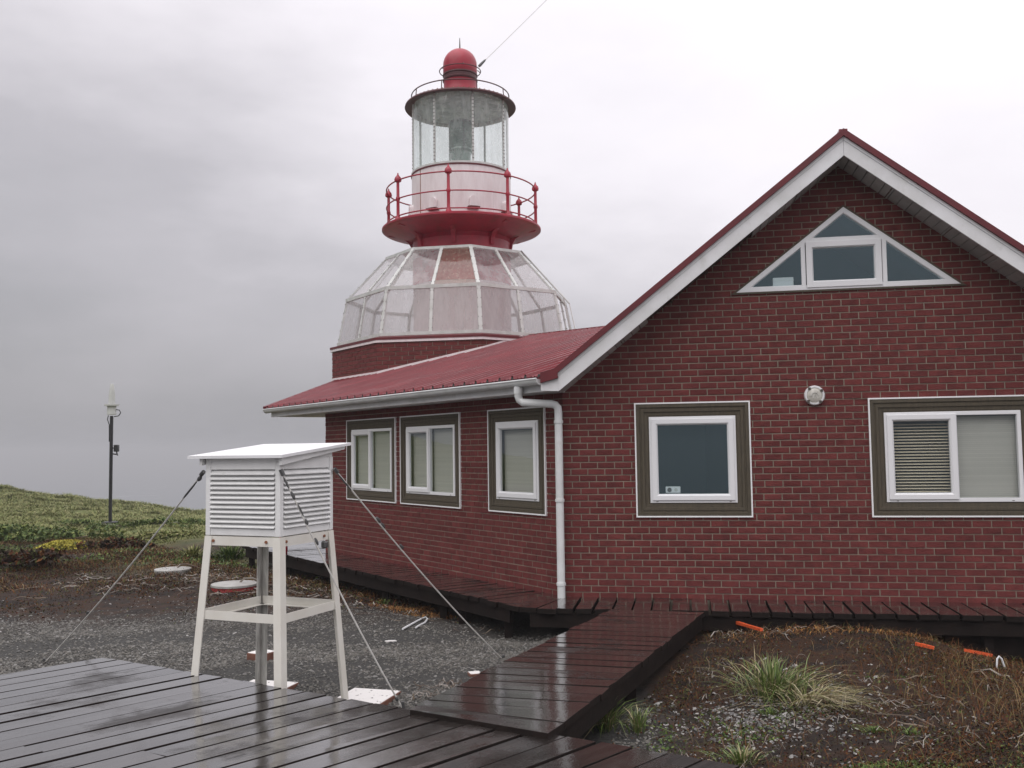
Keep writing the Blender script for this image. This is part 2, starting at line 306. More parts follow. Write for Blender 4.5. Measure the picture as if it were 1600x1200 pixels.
    def build(s, name, mt, parent=None, kind=None, fix=True, auto=True):
        me = bpy.data.meshes.new(name); me.from_pydata(s.v, [], s.f); me.materials.append(mt)
        me.polygons.foreach_set('use_smooth', s.sm)
        if fix:
            bm = bmesh.new(); bm.from_mesh(me); bmesh.ops.recalc_face_normals(bm, faces=bm.faces); bm.to_mesh(me); bm.free()
        o = bpy.data.objects.new(name, me); COL.objects.link(o)
        if parent: o.parent = parent
        if kind: o['kind'] = kind
        if auto and any(s.sm):
            me.set_sharp_from_angle(angle=R_(38))
        return o
def thing(name, label, cat, loc=(0, 0, 0), rz=0, group=None):
    o = bpy.data.objects.new(name, None); COL.objects.link(o); o.location = loc; o.rotation_euler = (0, 0, rz); o.empty_display_size = .2
    o['label'] = label; o['category'] = cat
    if group: o['group'] = group
    return o
def tag(o, label, cat, group=None):
    o['label'] = label; o['category'] = cat
    if group: o['group'] = group
    return o
def npmesh(name, verts, faces, mt, parent=None, kind=None, smooth=False):
    me = bpy.data.meshes.new(name); nv, nf = len(verts), len(faces); k = faces.shape[1]
    me.vertices.add(nv); me.vertices.foreach_set('co', np.asarray(verts, np.float32).ravel())
    me.loops.add(nf*k); me.loops.foreach_set('vertex_index', np.asarray(faces, np.int32).ravel())
    me.polygons.add(nf); me.polygons.foreach_set('loop_start', np.arange(0, nf*k, k, dtype=np.int32))
    if smooth: me.polygons.foreach_set('use_smooth', np.ones(nf, bool))
    me.update(calc_edges=True); me.materials.append(mt)
    o = bpy.data.objects.new(name, me); COL.objects.link(o)
    if parent: o.parent = parent
    if kind: o['kind'] = kind
    return o
# pixel of the photograph (1600 wide) -> point at given height / depth, used only to take measurements
def ray(px, py): return (Fv+Rv*((px-800)/F_PX)-Uv*((py-600)/F_PX))
def at_z(px, py, z): d = ray(px, py); return Vector((0, 0, EYE))+d*((z-EYE)/d.z)
def at_y(px, py, y): d = ray(px, py); return Vector((0, 0, EYE))+d*(y/d.y)
KX, KY, PHI = .5988, 11.4118, .1792                     # corner of the house, turn of its front
# ------------------------------------------------------------------ terrain, sea
def sstep(a, b, x): t = np.clip((x-a)/(b-a), 0, 1); return t*t*(3-2*t)
def gau(x, y, cx, cy, rx, ry): return np.exp(-((x-cx)/rx)**2-((y-cy)/ry)**2)
def wob(x, y, s, seed=0):
    r = np.random.default_rng(seed); o = 0*x
    for i in range(7):
        a = r.uniform(0, 6.28); k = s*(1.0+.45*i); o = o+np.sin(k*(x*math.cos(a)+y*math.sin(a))+r.uniform(0, 6.28))/(1+.5*i)
    return o/2.6
def height(x, y):
    x = np.asarray(x, float); y = np.asarray(y, float)
    near = -.25+.30*gau(x, y, 1.7, 4.9, 1.3, 1.0)+.13*sstep(1.2, 2.4, x)*sstep(10.6, 8.0, y)*sstep(5.2, 3.4, x)+.17*gau(x, y, 2.9, 9.3, 1.1, .7)-.30*sstep(3.9, 4.9, x)*gau(x, y, 5.4, 9.9, 40, 1.0)
    near = near-.05*gau(x, y, -.3, 10.2, 1.8, 1.2)-.14*np.exp(-((((x-KX)*-.822+(y-KY)*-.57)-.75)/.5)**2)*sstep(10, 11, y)*sstep(.8, 0, x)
    # deck area is dug out a little
    near = near-.12*sstep(1.0, -.2, x*.53+y*.85-5.6)
    t = np.clip((y-14)/36, 0, 1.0)
    crest = -.12-.138*(x+26.7); crest = np.clip(crest, -7, 5)
    z = near+(crest+.3)*t*t*(x < 200)
    z = z-sstep(50, 62, y)*1.0-np.clip(y-52, 0, 1e9)*.42-np.clip(np.abs(x-10)-70, 0, 1e9)*.25-np.clip(-y-9, 0, 1e9)*.42
    amp = .018+.02*sstep(10, 16, y)+.10*sstep(20, 34, y)
    z = z+amp*wob(x, y, 2.1, 3)+.012*wob(x, y, 8.3, 5)*sstep(.3, 1, y/10)+.08*sstep(26, 44, y)*wob(x, y, .75, 9)
    return z
def axis(dense0, dense1, step, lo, hi, g=1.09):
    a = list(np.arange(dense0, dense1, step)); s = step; p = a[-1]
    while p < hi: s *= g; p += s; a.append(p)
    s = step; p = a[0]; b = []
    while p > lo: s *= g; p -= s; b.append(p)
    return np.array(b[::-1]+a)
xs = np.concatenate([axis(-46, -9, .26, -260, -9)[:], axis(-9, 8, .085, -9, 260)]); ys = np.concatenate([axis(2.5, 20, .085, -140, 20), axis(20, 56, .26, 20, 260, 1.08)])
xs = np.unique(np.round(xs, 3)); ys = np.unique(np.round(ys, 3)); xs = xs[np.concatenate([[True], np.diff(xs) > .03])]; ys = ys[np.concatenate([[True], np.diff(ys) > .03])]
X, Y = np.meshgrid(xs, ys); Z = height(X, Y)
nx, ny = len(xs), len(ys)
vt = np.stack([X.ravel(), Y.ravel(), Z.ravel()], 1)
I = np.arange(nx*ny).reshape(ny, nx); fc = np.stack([I[:-1, :-1], I[:-1, 1:], I[1:, 1:], I[1:, :-1]], -1).reshape(-1, 4)
# what lies where: grey gravel, brown peat, green turf (surface cover, not light)
def zone_gravel(x, y):
    q = sstep(13.6, 10.4, y+.5*wob(x, y, 1.6, 21)+.10*np.abs(x+1.5))*sstep(1.25, .5, x-.1*(y-6)+.2*wob(x, y, 2.2, 22))*sstep(-14, -11, x)
    q2 = .4*gau(x, y, 1.75, 7.0, .45, .45)
    return np.clip(q+q2, 0, 1)
def zone_green(x, y): return np.clip(sstep(21, 29, y+2.2*wob(x, y, .5, 31))+.55*sstep(-.2, .8, wob(x, y, .9, 33))*sstep(15, 19, y), 0, 1)
gm = bpy.data.materials.new('terrain'); gm.use_nodes = True; t = gm.node_tree; n = t.nodes; l = t.links.new; p = n['Principled BSDF']
def A(name): q = n.new('ShaderNodeAttribute'); q.attribute_name = name; return q.outputs['Fac']
tcn = n.new('ShaderNodeTexCoord')
def NZ(s, d=6, r=.6): q = n.new('ShaderNodeTexNoise'); q.inputs['Scale'].default_value = s; q.inputs['Detail'].default_value = d; q.inputs['Roughness'].default_value = r; l(tcn.outputs['Object'], q.inputs[0]); return q.outputs[0]
def RP(x, stops):
    q = n.new('ShaderNodeValToRGB'); l(x, q.inputs[0]); els = q.color_ramp.elements
    for i, (a, c) in enumerate(stops):
        ee = els[i] if i < 2 else els.new(a)
        ee.position = a; ee.color = (*c, 1)
    return q.outputs[0]
def MX(f, a, b): q = n.new('ShaderNodeMix'); q.data_type = 'RGBA'; l(f, q.inputs[0]); l(a, q.inputs[6]); l(b, q.inputs[7]); return q.outputs[2]
peat = RP(NZ(3.1), [(.30, (.016, .012, .011)), (.46, (.026, .018, .014)), (.56, (.045, .023, .013)), (.68, (.026, .021, .017)), (.8, (.055, .035, .02))])
grav = RP(NZ(38, 4, .7), [(.3, (.028, .027, .026)), (.5, (.052, .051, .048)), (.66, (.085, .083, .078)), (.78, (.042, .04, .038))])
turf = RP(NZ(1.3, 7, .65), [(.3, (.055, .075, .024)), (.45, (.11, .13, .045)), (.58, (.18, .18, .072)), (.72, (.085, .09, .035))])
c1 = MX(A('gravel'), peat, grav); c2 = MX(A('green'), c1, turf); l(c2, p.inputs['Base Color'])
p.inputs['Roughness'].default_value = .8; p.inputs['Specular IOR Level'].default_value = .2
b = n.new('ShaderNodeBump'); b.inputs['Strength'].default_value = .8; b.inputs['Distance'].default_value = .03; l(NZ(26, 8, .7), b.inputs['Height']); l(b.outputs[0], p.inputs['Normal'])
ground = npmesh('ground', vt, fc, gm, kind='structure', smooth=True)
for nm, fn in (('gravel', zone_gravel), ('green', zone_green)):
    at = ground.data.attributes.new(nm, 'FLOAT', 'POINT'); at.data.foreach_set('value', fn(X, Y).ravel().astype(np.float32))
# the sea, far below the cape
sm = bpy.data.materials.new('sea_water'); sm.use_nodes = True; t = sm.node_tree; n = t.nodes; l = t.links.new; p = n['Principled BSDF']
p.inputs['Roughness'].default_value = .25
tcn = n.new('ShaderNodeTexCoord')
def NZ2(s, d, sc): 
    mpn = n.new('ShaderNodeMapping'); mpn.inputs['Scale'].default_value = sc; l(tcn.outputs['Object'], mpn.inputs[0])
    q = n.new('ShaderNodeTexNoise'); q.inputs['Scale'].default_value = s; q.inputs['Detail'].default_value = d; l(mpn.outputs[0], q.inputs[0]); return q.outputs[0]
foam = RP(NZ2(.035, 9, (.5, 1, 1)), [(.60, (.09, .115, .13)), (.70, (.6, .62, .62))])
l(foam, p.inputs['Base Color'])
b = n.new('ShaderNodeBump'); b.inputs['Strength'].default_value = .9; b.inputs['Distance'].default_value = 2; l(NZ2(.06, 8, (1, 1, 1)), b.inputs['Height']); l(b.outputs[0], p.inputs['Normal'])
SEA = -58.0
MB().mesh([(-9000, -9000, SEA), (9000, -9000, SEA), (9000, 9000, SEA), (-9000, 9000, SEA)], [(0, 1, 2, 3)]).build('sea', sm, kind='structure')

# ------------------------------------------------------------------ haze
hz = bpy.data.materials.new('haze'); hz.use_nodes = True; t = hz.node_tree; t.nodes.clear()
ho = t.nodes.new('ShaderNodeOutputMaterial'); hv = t.nodes.new('ShaderNodeVolumePrincipled'); hv.inputs['Density'].default_value = HAZE; hv.inputs['Color'].default_value = (.68, .69, .71, 1); hv.inputs['Anisotropy'].default_value = .1
t.links.new(hv.outputs[0], ho.inputs['Volume'])
MB().box(-9500, 9500, -9500, 9500, SEA-1, 15).build('haze', hz, kind='stuff')

# ------------------------------------------------------------------ deck, boardwalk, walkways
ET = Vector((math.cos(PHI), -math.sin(PHI), 0)); EN = Vector((-math.sin(PHI), -math.cos(PHI), 0)); K0 = Vector((KX, KY, 0))
def HW(u, w_, z=0): return K0+ET*u-EN*w_+Vector((0, 0, z))
ES = Vector((-math.cos(PHI+math.pi/4), math.sin(PHI+math.pi/4), 0)); SN = Vector((-math.sin(PHI+math.pi/4), -math.cos(PHI+math.pi/4), 0))
def plank(parent, q, ztop, th, name='plank', drop=0):
    """q: four plan corners (in order round the board), tilted and sunk a hair so no two boards are alike"""
    zt = [z+random.uniform(-.004, .004) for z in (ztop if isinstance(ztop, (list, tuple)) else [ztop]*4)]
    c = sum((Vector(p[:2]) for p in q), Vector((0, 0)))/4; b = .0012
    d = (Vector(q[1][:2])-Vector(q[0][:2])); ang = math.atan2(d.y, d.x); ca, sa = math.cos(-ang), math.sin(-ang)
    loc = []
    for p in q:
        v_ = Vector(p[:2])-c; loc.append((v_.x*ca-v_.y*sa, v_.x*sa+v_.y*ca))
    zc = sum(zt)/4; vs = []
    for (x_, y_), z in zip(loc, zt):
        k = 1-b*2/max(.02, math.hypot(0, y_)) if abs(y_) > .02 else 1
        vs += [(x_, y_, z-zc-th), (x_, y_, z-zc-b), (x_*(1-b/max(.05, abs(x_))), y_*max(.8, k), z-zc)]
    fs = [(2, 5, 8, 11), (9, 6, 3, 0)]
    for i in range(4):
        j = (i+1) % 4; fs += [(i*3, j*3, j*3+1, i*3+1), (i*3+1, j*3+1, j*3+2, i*3+2)]
    o = MB().mesh(vs, fs).build(name, M['wet'], parent); o.data.materials.append(M['wetside'])
    for p_ in o.data.polygons:
        if p_.normal.z < .9: p_.material_index = 1
    o.location = (c.x, c.y, zc); o.rotation_euler = (0, 0, ang); return o
def root(name): o = bpy.data.objects.new(name, None); COL.objects.link(o); o['kind'] = 'structure'; return o
DZ = .08
deck = root('wooden_deck')
EA = at_z(163, 1027, DZ); EB = at_z(1117, 1189, DZ); ed = (EB-EA).normalized(); pd = Vector((math.cos(R_(47)), math.sin(R_(47)), 0))
PW = .2085
for k in range(48):
    s0 = k*PW-.02; s1 = s0+PW-random.uniform(.016, .026)-(.012 if k % 7 == 5 else 0)
    a = EA+ed*s0; b_ = EA+ed*s1
    ln = 0; total = 8.2; cuts = [0]
    first = {2: 2.55, 6: 2.2, 8: 2.05, 10: 1.75, 13: 1.45, 17: 2.0, 20: 2.6}.get(k, random.uniform(2.6, 4.2))
    p_ = first
    while p_ < total: cuts.append(p_); p_ += random.uniform(2.4, 3.6)
    cuts.append(total)
    for c0, c1 in zip(cuts, cuts[1:]):
        j = random.uniform(-.012, .012) if c0 == 0 else 0
        g = .004
        plank(deck, [a-pd*(c1-g), a-pd*(c0+g+j), b_-pd*(c0+g+j), b_-pd*(c1-g)][::1], DZ, .045)
# joists under the deck's end
mb = MB()
for q in (.12, 1.5, 3.0, 4.5): mb.bar(EA-pd*q+ed*.02+Vector((0, 0, -.05-.075)), EA+ed*9.6-pd*q+Vector((0, 0, -.05-.075)), .06, .14)
mb.build('joist', M['wetside'], deck)
walk = root('boardwalk')
Ln, Rn = at_z(639, 1108, DZ+.03), at_z(858.7, 1147.5, DZ+.03); Lf, Rf = at_z(953, 952, .0), at_z(1101, 956, .0)
NL = 21
for i in range(NL):
    def edge(i):
        t = i/NL
        # the first two boards are wedges that turn from the deck's edge to lie across the walk
        tl = max(0, (i-.9)/(NL-.9)) if i > 0 else 0
        tl = {0: 0, 1: .025, 2: .06, 3: .10}.get(i, .10+(i-3)/(NL-3)*.90); tr = {0: 0, 1: .055, 2: .115, 3: .165}.get(i, .165+(i-3)/(NL-3)*.835)
        return Ln.lerp(Lf, tl), Rn.lerp(Rf, tr)
    (l0, r0), (l1, r1) = edge(i), edge(i+1)
    g = random.uniform(.012, .022); dl = (l1-l0).normalized()*g; dr = (r1-r0).normalized()*g
    ov = random.uniform(-.02, .02); sx = (r0-l0).normalized()
    q = [l0-sx*ov, r0+sx*random.uniform(-.015, .015), r1-dr+sx*0, l1-dl-sx*ov]
    plank(walk, q, [p.z for p in q], .045)
sx = (Rn-Ln).normalized()
for side, (a, b_) in enumerate(((Ln, Lf), (Rn, Rf))):
    dn = Vector((0, 0, -.046-.07)); sg = (.05, -.05)[side]
    cr = (b_-a).normalized().cross(Vector((0, 0, 1)))
    MB().bar(a+dn+cr*sg+(b_-a).normalized()*.02, b_+dn+cr*sg, .05, .14).build('joist', M['wetside'], walk)
for t_ in (.12, .45, .8):
    for a, b_, sg in ((Ln, Lf, .05), (Rn, Rf, -.05)):
        p_ = a.lerp(b_, t_); cr = (b_-a).normalized().cross(Vector((0, 0, 1)))*sg*2.1
        MB().box(p_.x+cr.x-.04, p_.x+cr.x+.04, p_.y+cr.y-.04, p_.y+cr.y+.04, -.6, p_.z-.05).build('post', M['wetside'], walk)
hw = root('house_walkway'); OW = .84
mit = math.tan(R_(22.5))
# boards along the front, then round the corner and along the side
u = 0.0; k = 0
while u < 7.4:
    g = random.uniform(.016, .032); wj = random.uniform(-.02, .02)
    plank(hw, [HW(u, -OW+wj), HW(u+.207-g, -OW+wj), HW(u+.207-g, .02), HW(u, .02)], 0.0, .055); u += .207
fan = [HW(0, .02), HW(0, -OW)]
n_f = 3
for i in range(n_f):       # fan of wedge boards round the 45 degree corner
    a0, a1 = -math.pi/2-math.pi/4*i/n_f, -math.pi/2-math.pi/4*(i+1)/n_f
    cpt = HW(0, .02); r_ = OW+.03
    def pt(a, r): return K0+ET*(math.cos(a)*r)-EN*(math.sin(a)*r)
    g = .012/r_
    plank(hw, [pt(a1+g, r_), pt(a0, r_), pt(a0, .03), pt(a1+g, .03)], 0.0, .055)
s = 0.0
while s < 8.7:
    g = random.uniform(.014, .026); wj = random.uniform(-.02, .02); inn = -.02 if s < 6.75 else -2.4
    P_ = lambda s_, o: K0+ES*s_+SN*o
    plank(hw, [P_(s+.205-g, OW+wj), P_(s, OW+wj), P_(s, inn), P_(s+.205-g, inn)], 0.0, .055); s += .205
def P_(s_, o, z=0): return K0+ES*s_+SN*o+Vector((0, 0, z))
MB().bar(P_(0, OW-.06, -.135), P_(8.7, OW-.06, -.135), .05, .15).build('joist', M['wetside'], hw)
MB().bar(HW(-.3, -OW+.06, -.135), HW(7.4, -OW+.06, -.135), .05, .15).build('joist', M['wetside'], hw)
MB().bar(HW(4.0, -OW+.22, -.34), HW(7.4, -OW+.22, -.34), .08, .24).build('bearer', M['wetside'], hw)
for s_ in (.15, 1.15, 1.6, 3.2, 4.9, 6.8, 8.6):
    p_ = P_(s_, OW-.12); MB().box(p_.x-.045, p_.x+.045, p_.y-.045, p_.y+.045, -1.1, -.06).build('post', M['wetside'], hw)
for u_ in (1.0, 2.6, 4.4, 6.2):
    p_ = HW(u_, -OW+.14); MB().box(p_.x-.045, p_.x+.045, p_.y-.045, p_.y+.045, -1.1, -.06).build('post', M['wetside'], hw)
# ------------------------------------------------------------------ house
house = thing('brick_house', 'red brick house with white gable, red metal roof and brown window surrounds', 'house', K0, -PHI)
FRONT = Fr(0, 0, 0); SIDE = Fr(0, 0, -math.pi/4)
ZB, ZT = .9245, 2.2545
TRI = [(2.0305, 3.50), (4.509, 3.50), (3.267, 4.455)]
RIDGE = 3.225; PW_ = 6.45
def clip(poly, a, b, keep_left=True):
    out = []; n_ = len(poly)
    def sd_(p): v = (b[0]-a[0])*(p[1]-a[1])-(b[1]-a[1])*(p[0]-a[0]); return v if keep_left else -v
    for i in range(n_):
        p, q = poly[i], poly[(i+1) % n_]; dp, dq = sd_(p), sd_(q)
        if dp >= 0: out.append(p)
        if dp*dq < 0: t_ = dp/(dp-dq); out.append((p[0]+(q[0]-p[0])*t_, p[1]+(q[1]-p[1])*t_))
    return out
def area(p): return abs(sum(p[i][0]*p[(i+1) % len(p)][1]-p[(i+1) % len(p)][0]*p[i][1] for i in range(len(p))))/2
def subtract(polys, hole):         # hole counter-clockwise convex
    res = []
    for p in polys:
        if len(inter(p, hole)) < 3: res.append(p); continue
        rem = p
        for i in range(len(hole)):
            a, b_ = hole[i], hole[(i+1) % len(hole)]
            o_ = clip(rem, a, b_, False)
            if len(o_) > 2 and area(o_) > 2e-5: res.append(o_)
            rem = clip(rem, a, b_, True)
            if len(rem) < 3: break
    return res
def inter(p, conv):
    for i in range(len(conv)):
        p = clip(p, conv[i], conv[(i+1) % len(conv)], True)
        if len(p) < 3: return []
    return p
def rect(u0, u1, z0, z1): return [(u0, z0), (u1, z0), (u1, z1), (u0, z1)]
def wall(name, F, outer, holes, parent, thick=.16, label=None):
    mb = MB(F); polys = [outer]
    for h in holes: polys = subtract(polys, h)
    for p in polys: mb.face([(u_, 0, z) for u_, z in p]); mb.face([(u_, thick, z) for u_, z in p[::-1]])
    for h in holes:
        for i in range(len(h)):
            (a, b_), (c, d_) = h[i], h[(i+1) % len(h)]; mb.face([(a, 0, b_), (c, 0, d_), (c, thick, d_), (a, thick, b_)])
    return mb.build(name, M['mortar'], parent, fix=False)
def lay(outer, holes, bl, bh, joint=.0115, seed=0):
    """brick outlines in running bond, cut to the wall and its openings"""
    r = random.Random(seed); us = [p[0] for p in outer]; zs = [p[1] for p in outer]; res = []
    z = min(zs); k = 0
    while z < max(zs):
        u_ = min(us)-bl*(.5 if k % 2 else 0)-bl*.25*((k//2) % 2)*.3
        while u_ < max(us):
            q = rect(u_+joint/2, u_+bl-joint/2, z+joint/2, z+bh-joint/2); c = inter(q, outer)
            if len(c) > 2:
                full = abs(area(c)-area(q)) < 1e-7; ps = [c]
                for h in holes: ps = subtract(ps, h)
                if len(ps) == 1 and abs(area(ps[0])-area(q)) < 1e-7: res.append((True, ps[0]))
                else: res += [(False, p) for p in ps if area(p) > 2e-4]
            u_ += bl
        z += bh; k += 1
    return res
BL, BH = .2005, .0757
lw = rect(.8449, 2.1643, ZB, ZT); rw = rect(3.4539, 5.207, ZB, ZT)
shr = lambda r_, d: [(r_[0][0]+d, r_[0][1]+d), (r_[1][0]-d, r_[1][1]+d), (r_[2][0]-d, r_[2][1]-d), (r_[3][0]+d, r_[3][1]-d)]
gable = [(0, -.02), (PW_, -.02), (PW_, 2.42), (RIDGE, 4.96), (0, 2.42)]
front = wall('front_wall', FRONT, [(0, -.6), (PW_, -.6), (PW_, 2.42), (RIDGE, 4.96), (0, 2.42)], [shr(lw, .02), shr(rw, .02), TRI], house)
bricks = lay(gable, [shr(lw, .012), shr(rw, .012), TRI], BL, BH, seed=1)
SIDEL = 6.875
sw = [rect(-1.594, -.329, ZB, ZT), rect(-4.042, -2.302, ZB, ZT), rect(-5.96, -4.196, ZB, ZT)]
side_outer = rect(-SIDEL, 0, -.02, 2.43)
side = wall('side_wall', SIDE, rect(-SIDEL, 0, -.6, 2.43), [shr(w_, .02) for w_ in sw], house)
sbricks = lay(side_outer, [shr(w_, .012) for w_ in sw], BL, BH, seed=2)
# the 300 that show largest are bricks of their own, the rest is one part
fullf = [p for f_, p in bricks if f_ and p[0][0] < 5.05]
fullf.sort(key=lambda p: (HW((p[0][0]+p[1][0])/2, 0, (p[0][1]+p[2][1])/2)-Vector((0, 0, EYE))).length)
own = fullf[:295]; ownset = {id(p) for p in own}
hl, hh = (BL-.0115)/2, (BH-.0115)/2
proto = None
bm_ = []
for v_ in range(6):
    rr = random.Random(50+v_); mb = MB()
    j = lambda s_: rr.uniform(-s_, s_)
    fr = [(-hl+.004+j(.0015), -.008+j(.0015), -hh+.004+j(.0015)), (hl-.004+j(.0015), -.008+j(.0015), -hh+.004+j(.0015)), (hl-.004+j(.0015), -.008+j(.0015), hh-.004+j(.0015)), (-hl+.004+j(.0015), -.008+j(.0015), hh-.004+j(.0015))]
    mid = [(0+j(.03), -.0095, j(.012))]
    bk = [(-hl, .004, -hh), (hl, .004, -hh), (hl, .004, hh), (-hl, .004, hh)]
    md = [(-hl, -.003, -hh), (hl, -.003, -hh), (hl, -.003, hh), (-hl, -.003, hh)]
    mb.mesh(fr+md+bk+mid, [(0, 1, 12), (1, 2, 12), (2, 3, 12), (3, 0, 12)]+[(i, i+4, (i+1) % 4+4, (i+1) % 4) for i in range(4)]+[(i+4, i+8, (i+1) % 4+8, (i+1) % 4+4) for i in range(4)])
    o = mb.build('brick', M['brick']); bm_.append(o.data); bpy.data.objects.remove(o)
for p in own:
    o = bpy.data.objects.new('brick', random.choice(bm_)); COL.objects.link(o); o.parent = front
    o.location = ((p[0][0]+p[1][0])/2, 0, (p[0][1]+p[2][1])/2); o.rotation_euler = (random.uniform(-.012, .012), random.uniform(-.006, .006), random.uniform(-.006, .006))
def rest(F, items, parent, name='brickwork', proud=.008):
    mb = MB(F)
    for p in items:
        d = proud+random.uniform(-.0025, .002); n_ = len(p); cx = sum(q[0] for q in p)/n_; cz = sum(q[1] for q in p)/n_
        fr = []
        for q in p:
            dd = math.hypot(q[0]-cx, q[1]-cz); k = min(.5, .005/dd) if dd > 1e-6 else 0; fr.append((q[0]+(cx-q[0])*k, -d+random.uniform(-.0015, .0015), q[1]+(cz-q[1])*k))
        vs = fr+[(q[0], -.003, q[1]) for q in p]+[(q[0], .004, q[1]) for q in p]
        mb.mesh(vs, [tuple(range(n_))]+[(i, i+n_, (i+1) % n_+n_, (i+1) % n_) for i in range(n_)]+[(i+n_, i+2*n_, (i+1) % n_+2*n_, (i+1) % n_+n_) for i in range(n_)])
    return mb.build(name, M['brick'], parent, kind='stuff')
rest(FRONT, [p for f_, p in bricks if id(p) not in ownset], front)
rest(SIDE, [p for f_, p in sbricks], side)
# remaining walls (plain, out of sight), floor
Bm = MB()
c = SIDE(-SIDEL, 0, 0)
for (x0, y0), (x1, y1), h in (((c[0], c[1]), (c[0], 12), 2.6), ((PW_, 0), (PW_, 12), 2.5), ((c[0], 12), (PW_, 12), 2.5)):
    Bm.mesh([(x0, y0, -.6), (x1, y1, -.6), (x1, y1, h), (x0, y0, h)], [(0, 1, 2, 3)])
Bm.mesh([(PW_, 12, 2.5), (RIDGE, 12, 4.95), (0, 12, 2.5)], [(0, 1, 2)])
Bm.build('rear_wall', M['brick'], house, fix=False)
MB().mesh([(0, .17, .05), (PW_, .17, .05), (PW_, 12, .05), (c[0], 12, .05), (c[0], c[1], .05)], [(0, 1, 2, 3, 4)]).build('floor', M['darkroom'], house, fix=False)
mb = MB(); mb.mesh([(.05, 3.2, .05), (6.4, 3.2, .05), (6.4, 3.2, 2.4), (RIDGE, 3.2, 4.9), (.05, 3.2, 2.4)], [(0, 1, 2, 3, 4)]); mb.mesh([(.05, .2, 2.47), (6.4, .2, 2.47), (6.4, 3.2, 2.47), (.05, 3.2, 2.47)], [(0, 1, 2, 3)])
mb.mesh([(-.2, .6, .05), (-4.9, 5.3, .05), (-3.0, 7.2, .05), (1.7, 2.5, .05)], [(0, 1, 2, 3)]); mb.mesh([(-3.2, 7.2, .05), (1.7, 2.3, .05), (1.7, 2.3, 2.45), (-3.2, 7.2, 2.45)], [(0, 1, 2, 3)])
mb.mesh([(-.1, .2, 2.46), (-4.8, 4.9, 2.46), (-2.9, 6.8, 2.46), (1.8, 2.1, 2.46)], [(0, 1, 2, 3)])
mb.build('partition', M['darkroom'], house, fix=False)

# ---- roof
TP = .787                                              # slope of the gable roof
def zr(x_): return 2.665+TP*x_ if x_ <= RIDGE else 2.665+TP*(2*RIDGE-x_)
roof = MB()
for sg in (0, 1):
    X_ = lambda x_: x_ if sg == 0 else 2*RIDGE-x_
    x0 = -.03; y0, y1 = -.475, 12.3; th = .072
    roof.mesh([(X_(x0), y0, zr(x0)), (X_(RIDGE), y0, zr(RIDGE)), (X_(RIDGE), y1, zr(RIDGE)), (X_(x0), y1, zr(x0)),
               (X_(x0), y0, zr(x0)-th), (X_(RIDGE), y0, zr(RIDGE)-th), (X_(RIDGE), y1, zr(RIDGE)-th), (X_(x0), y1, zr(x0)-th)],
              [(0, 1, 2, 3), (7, 6, 5, 4), (0, 4, 5, 1), (2, 6, 7, 3), (3, 7, 4, 0)])
    yy = y0+.12
    while yy < y1:
        a = Vector((X_(x0), yy, zr(x0)+.012)); b_ = Vector((X_(RIDGE-.04), yy, zr(RIDGE-.04)+.012)); roof.bar(a, b_, .035, .03); yy += .28
roof.bar((RIDGE, -.47, zr(RIDGE)-.008), (RIDGE, 12.3, zr(RIDGE)-.008), .09, .03)
groof = roof.build('roof', M['redroof'], house)
mb = MB()                                              # barge strip along both rakes
for sg in (0, 1):
    X_ = lambda x_: x_ if sg == 0 else 2*RIDGE-x_
    th = .078
    mb.mesh([(X_(x_), y_, zr(x_)+.008-t_) for y_ in (-.495, -.4755) for x_, t_ in ((-.035, 0), (RIDGE, 0), (RIDGE, th), (-.035, th))], [(0, 1, 2, 3), (4, 5, 6, 7), (0, 1, 5, 4), (2, 3, 7, 6), (0, 3, 7, 4)])
mb.build('barge_strip', M['redtrim'], groof)
def zf(x_): return zr(x_)-.072                          # top of the white board
for sg in (0, 1):
    X_ = lambda x_: x_ if sg == 0 else 2*RIDGE-x_
    mb = MB(); x0 = .012 if sg == 0 else .012; xr = RIDGE-.0015
    poly = [(X_(x0), zf(x0)-.212), (X_(xr), zf(xr)-.212), (X_(xr), zf(xr)-.001), (X_(x0), zf(x0)-.001)]
    mb.prism(poly, -.455, -.425)
    poly = [(X_(x0-.004), zf(x0)-.040), (X_(xr), zf(xr)-.040), (X_(xr), zf(xr)-.002), (X_(x0-.004), zf(x0)-.002)]
    mb.prism(poly, -.464, -.4552)
    mb.build('fascia', M['fascia'], house)
# soffit boards from the white board back to the wall; a run of them is missing high on the left
sl_ = math.hypot(1, TP)
for sg in (0, 1):
    d = .02; 
    while d < 4.06:
        x_ = d/sl_; x1 = (d+.106)/sl_; x1 = min(x1, RIDGE-.002)
        miss = sg == 0 and 1.02 < x_ < 2.16
        if not miss:
            X_ = lambda q: q if sg == 0 else 2*RIDGE-q
            zz = lambda q: zf(q)-.207
            j = random.uniform(-.002, .002)
            vs = [(X_(x_), -.424, zz(x_)+j), (X_(x1), -.424, zz(x1)+j), (X_(x1), -.001, zz(x1)+j), (X_(x_), -.001, zz(x_)+j)]
            vs += [(a, b_, c_+.014) for a, b_, c_ in vs]
            MB().mesh(vs, [(0, 1, 2, 3), (7, 6, 5, 4), (0, 4, 5, 1), (1, 5, 6, 2), (2, 6, 7, 3), (3, 7, 4, 0)]).build('soffit_board', M['soffit'], house)
        d += .118
mb = MB()
for sg in (0, 1):
    X_ = lambda q: q if sg == 0 else 2*RIDGE-q
    a, b_ = .0, RIDGE
    mb.mesh([(X_(a), -.424, zf(a)-.165), (X_(b_), -.424, zf(b_)-.165), (X_(b_), -.0, zf(b_)-.165), (X_(a), -.0, zf(a)-.165)], [(0, 1, 2, 3)])
    for q in (.7, 1.3, 1.7, 2.1, 2.7): mb.box(min(X_(q), X_(q+.03)), max(X_(q), X_(q+.03)), -.424, -.002, zf(q)-.19, zf(q)-.15)
mb.build('soffit_backing', M['soffitdark'], house, fix=False)
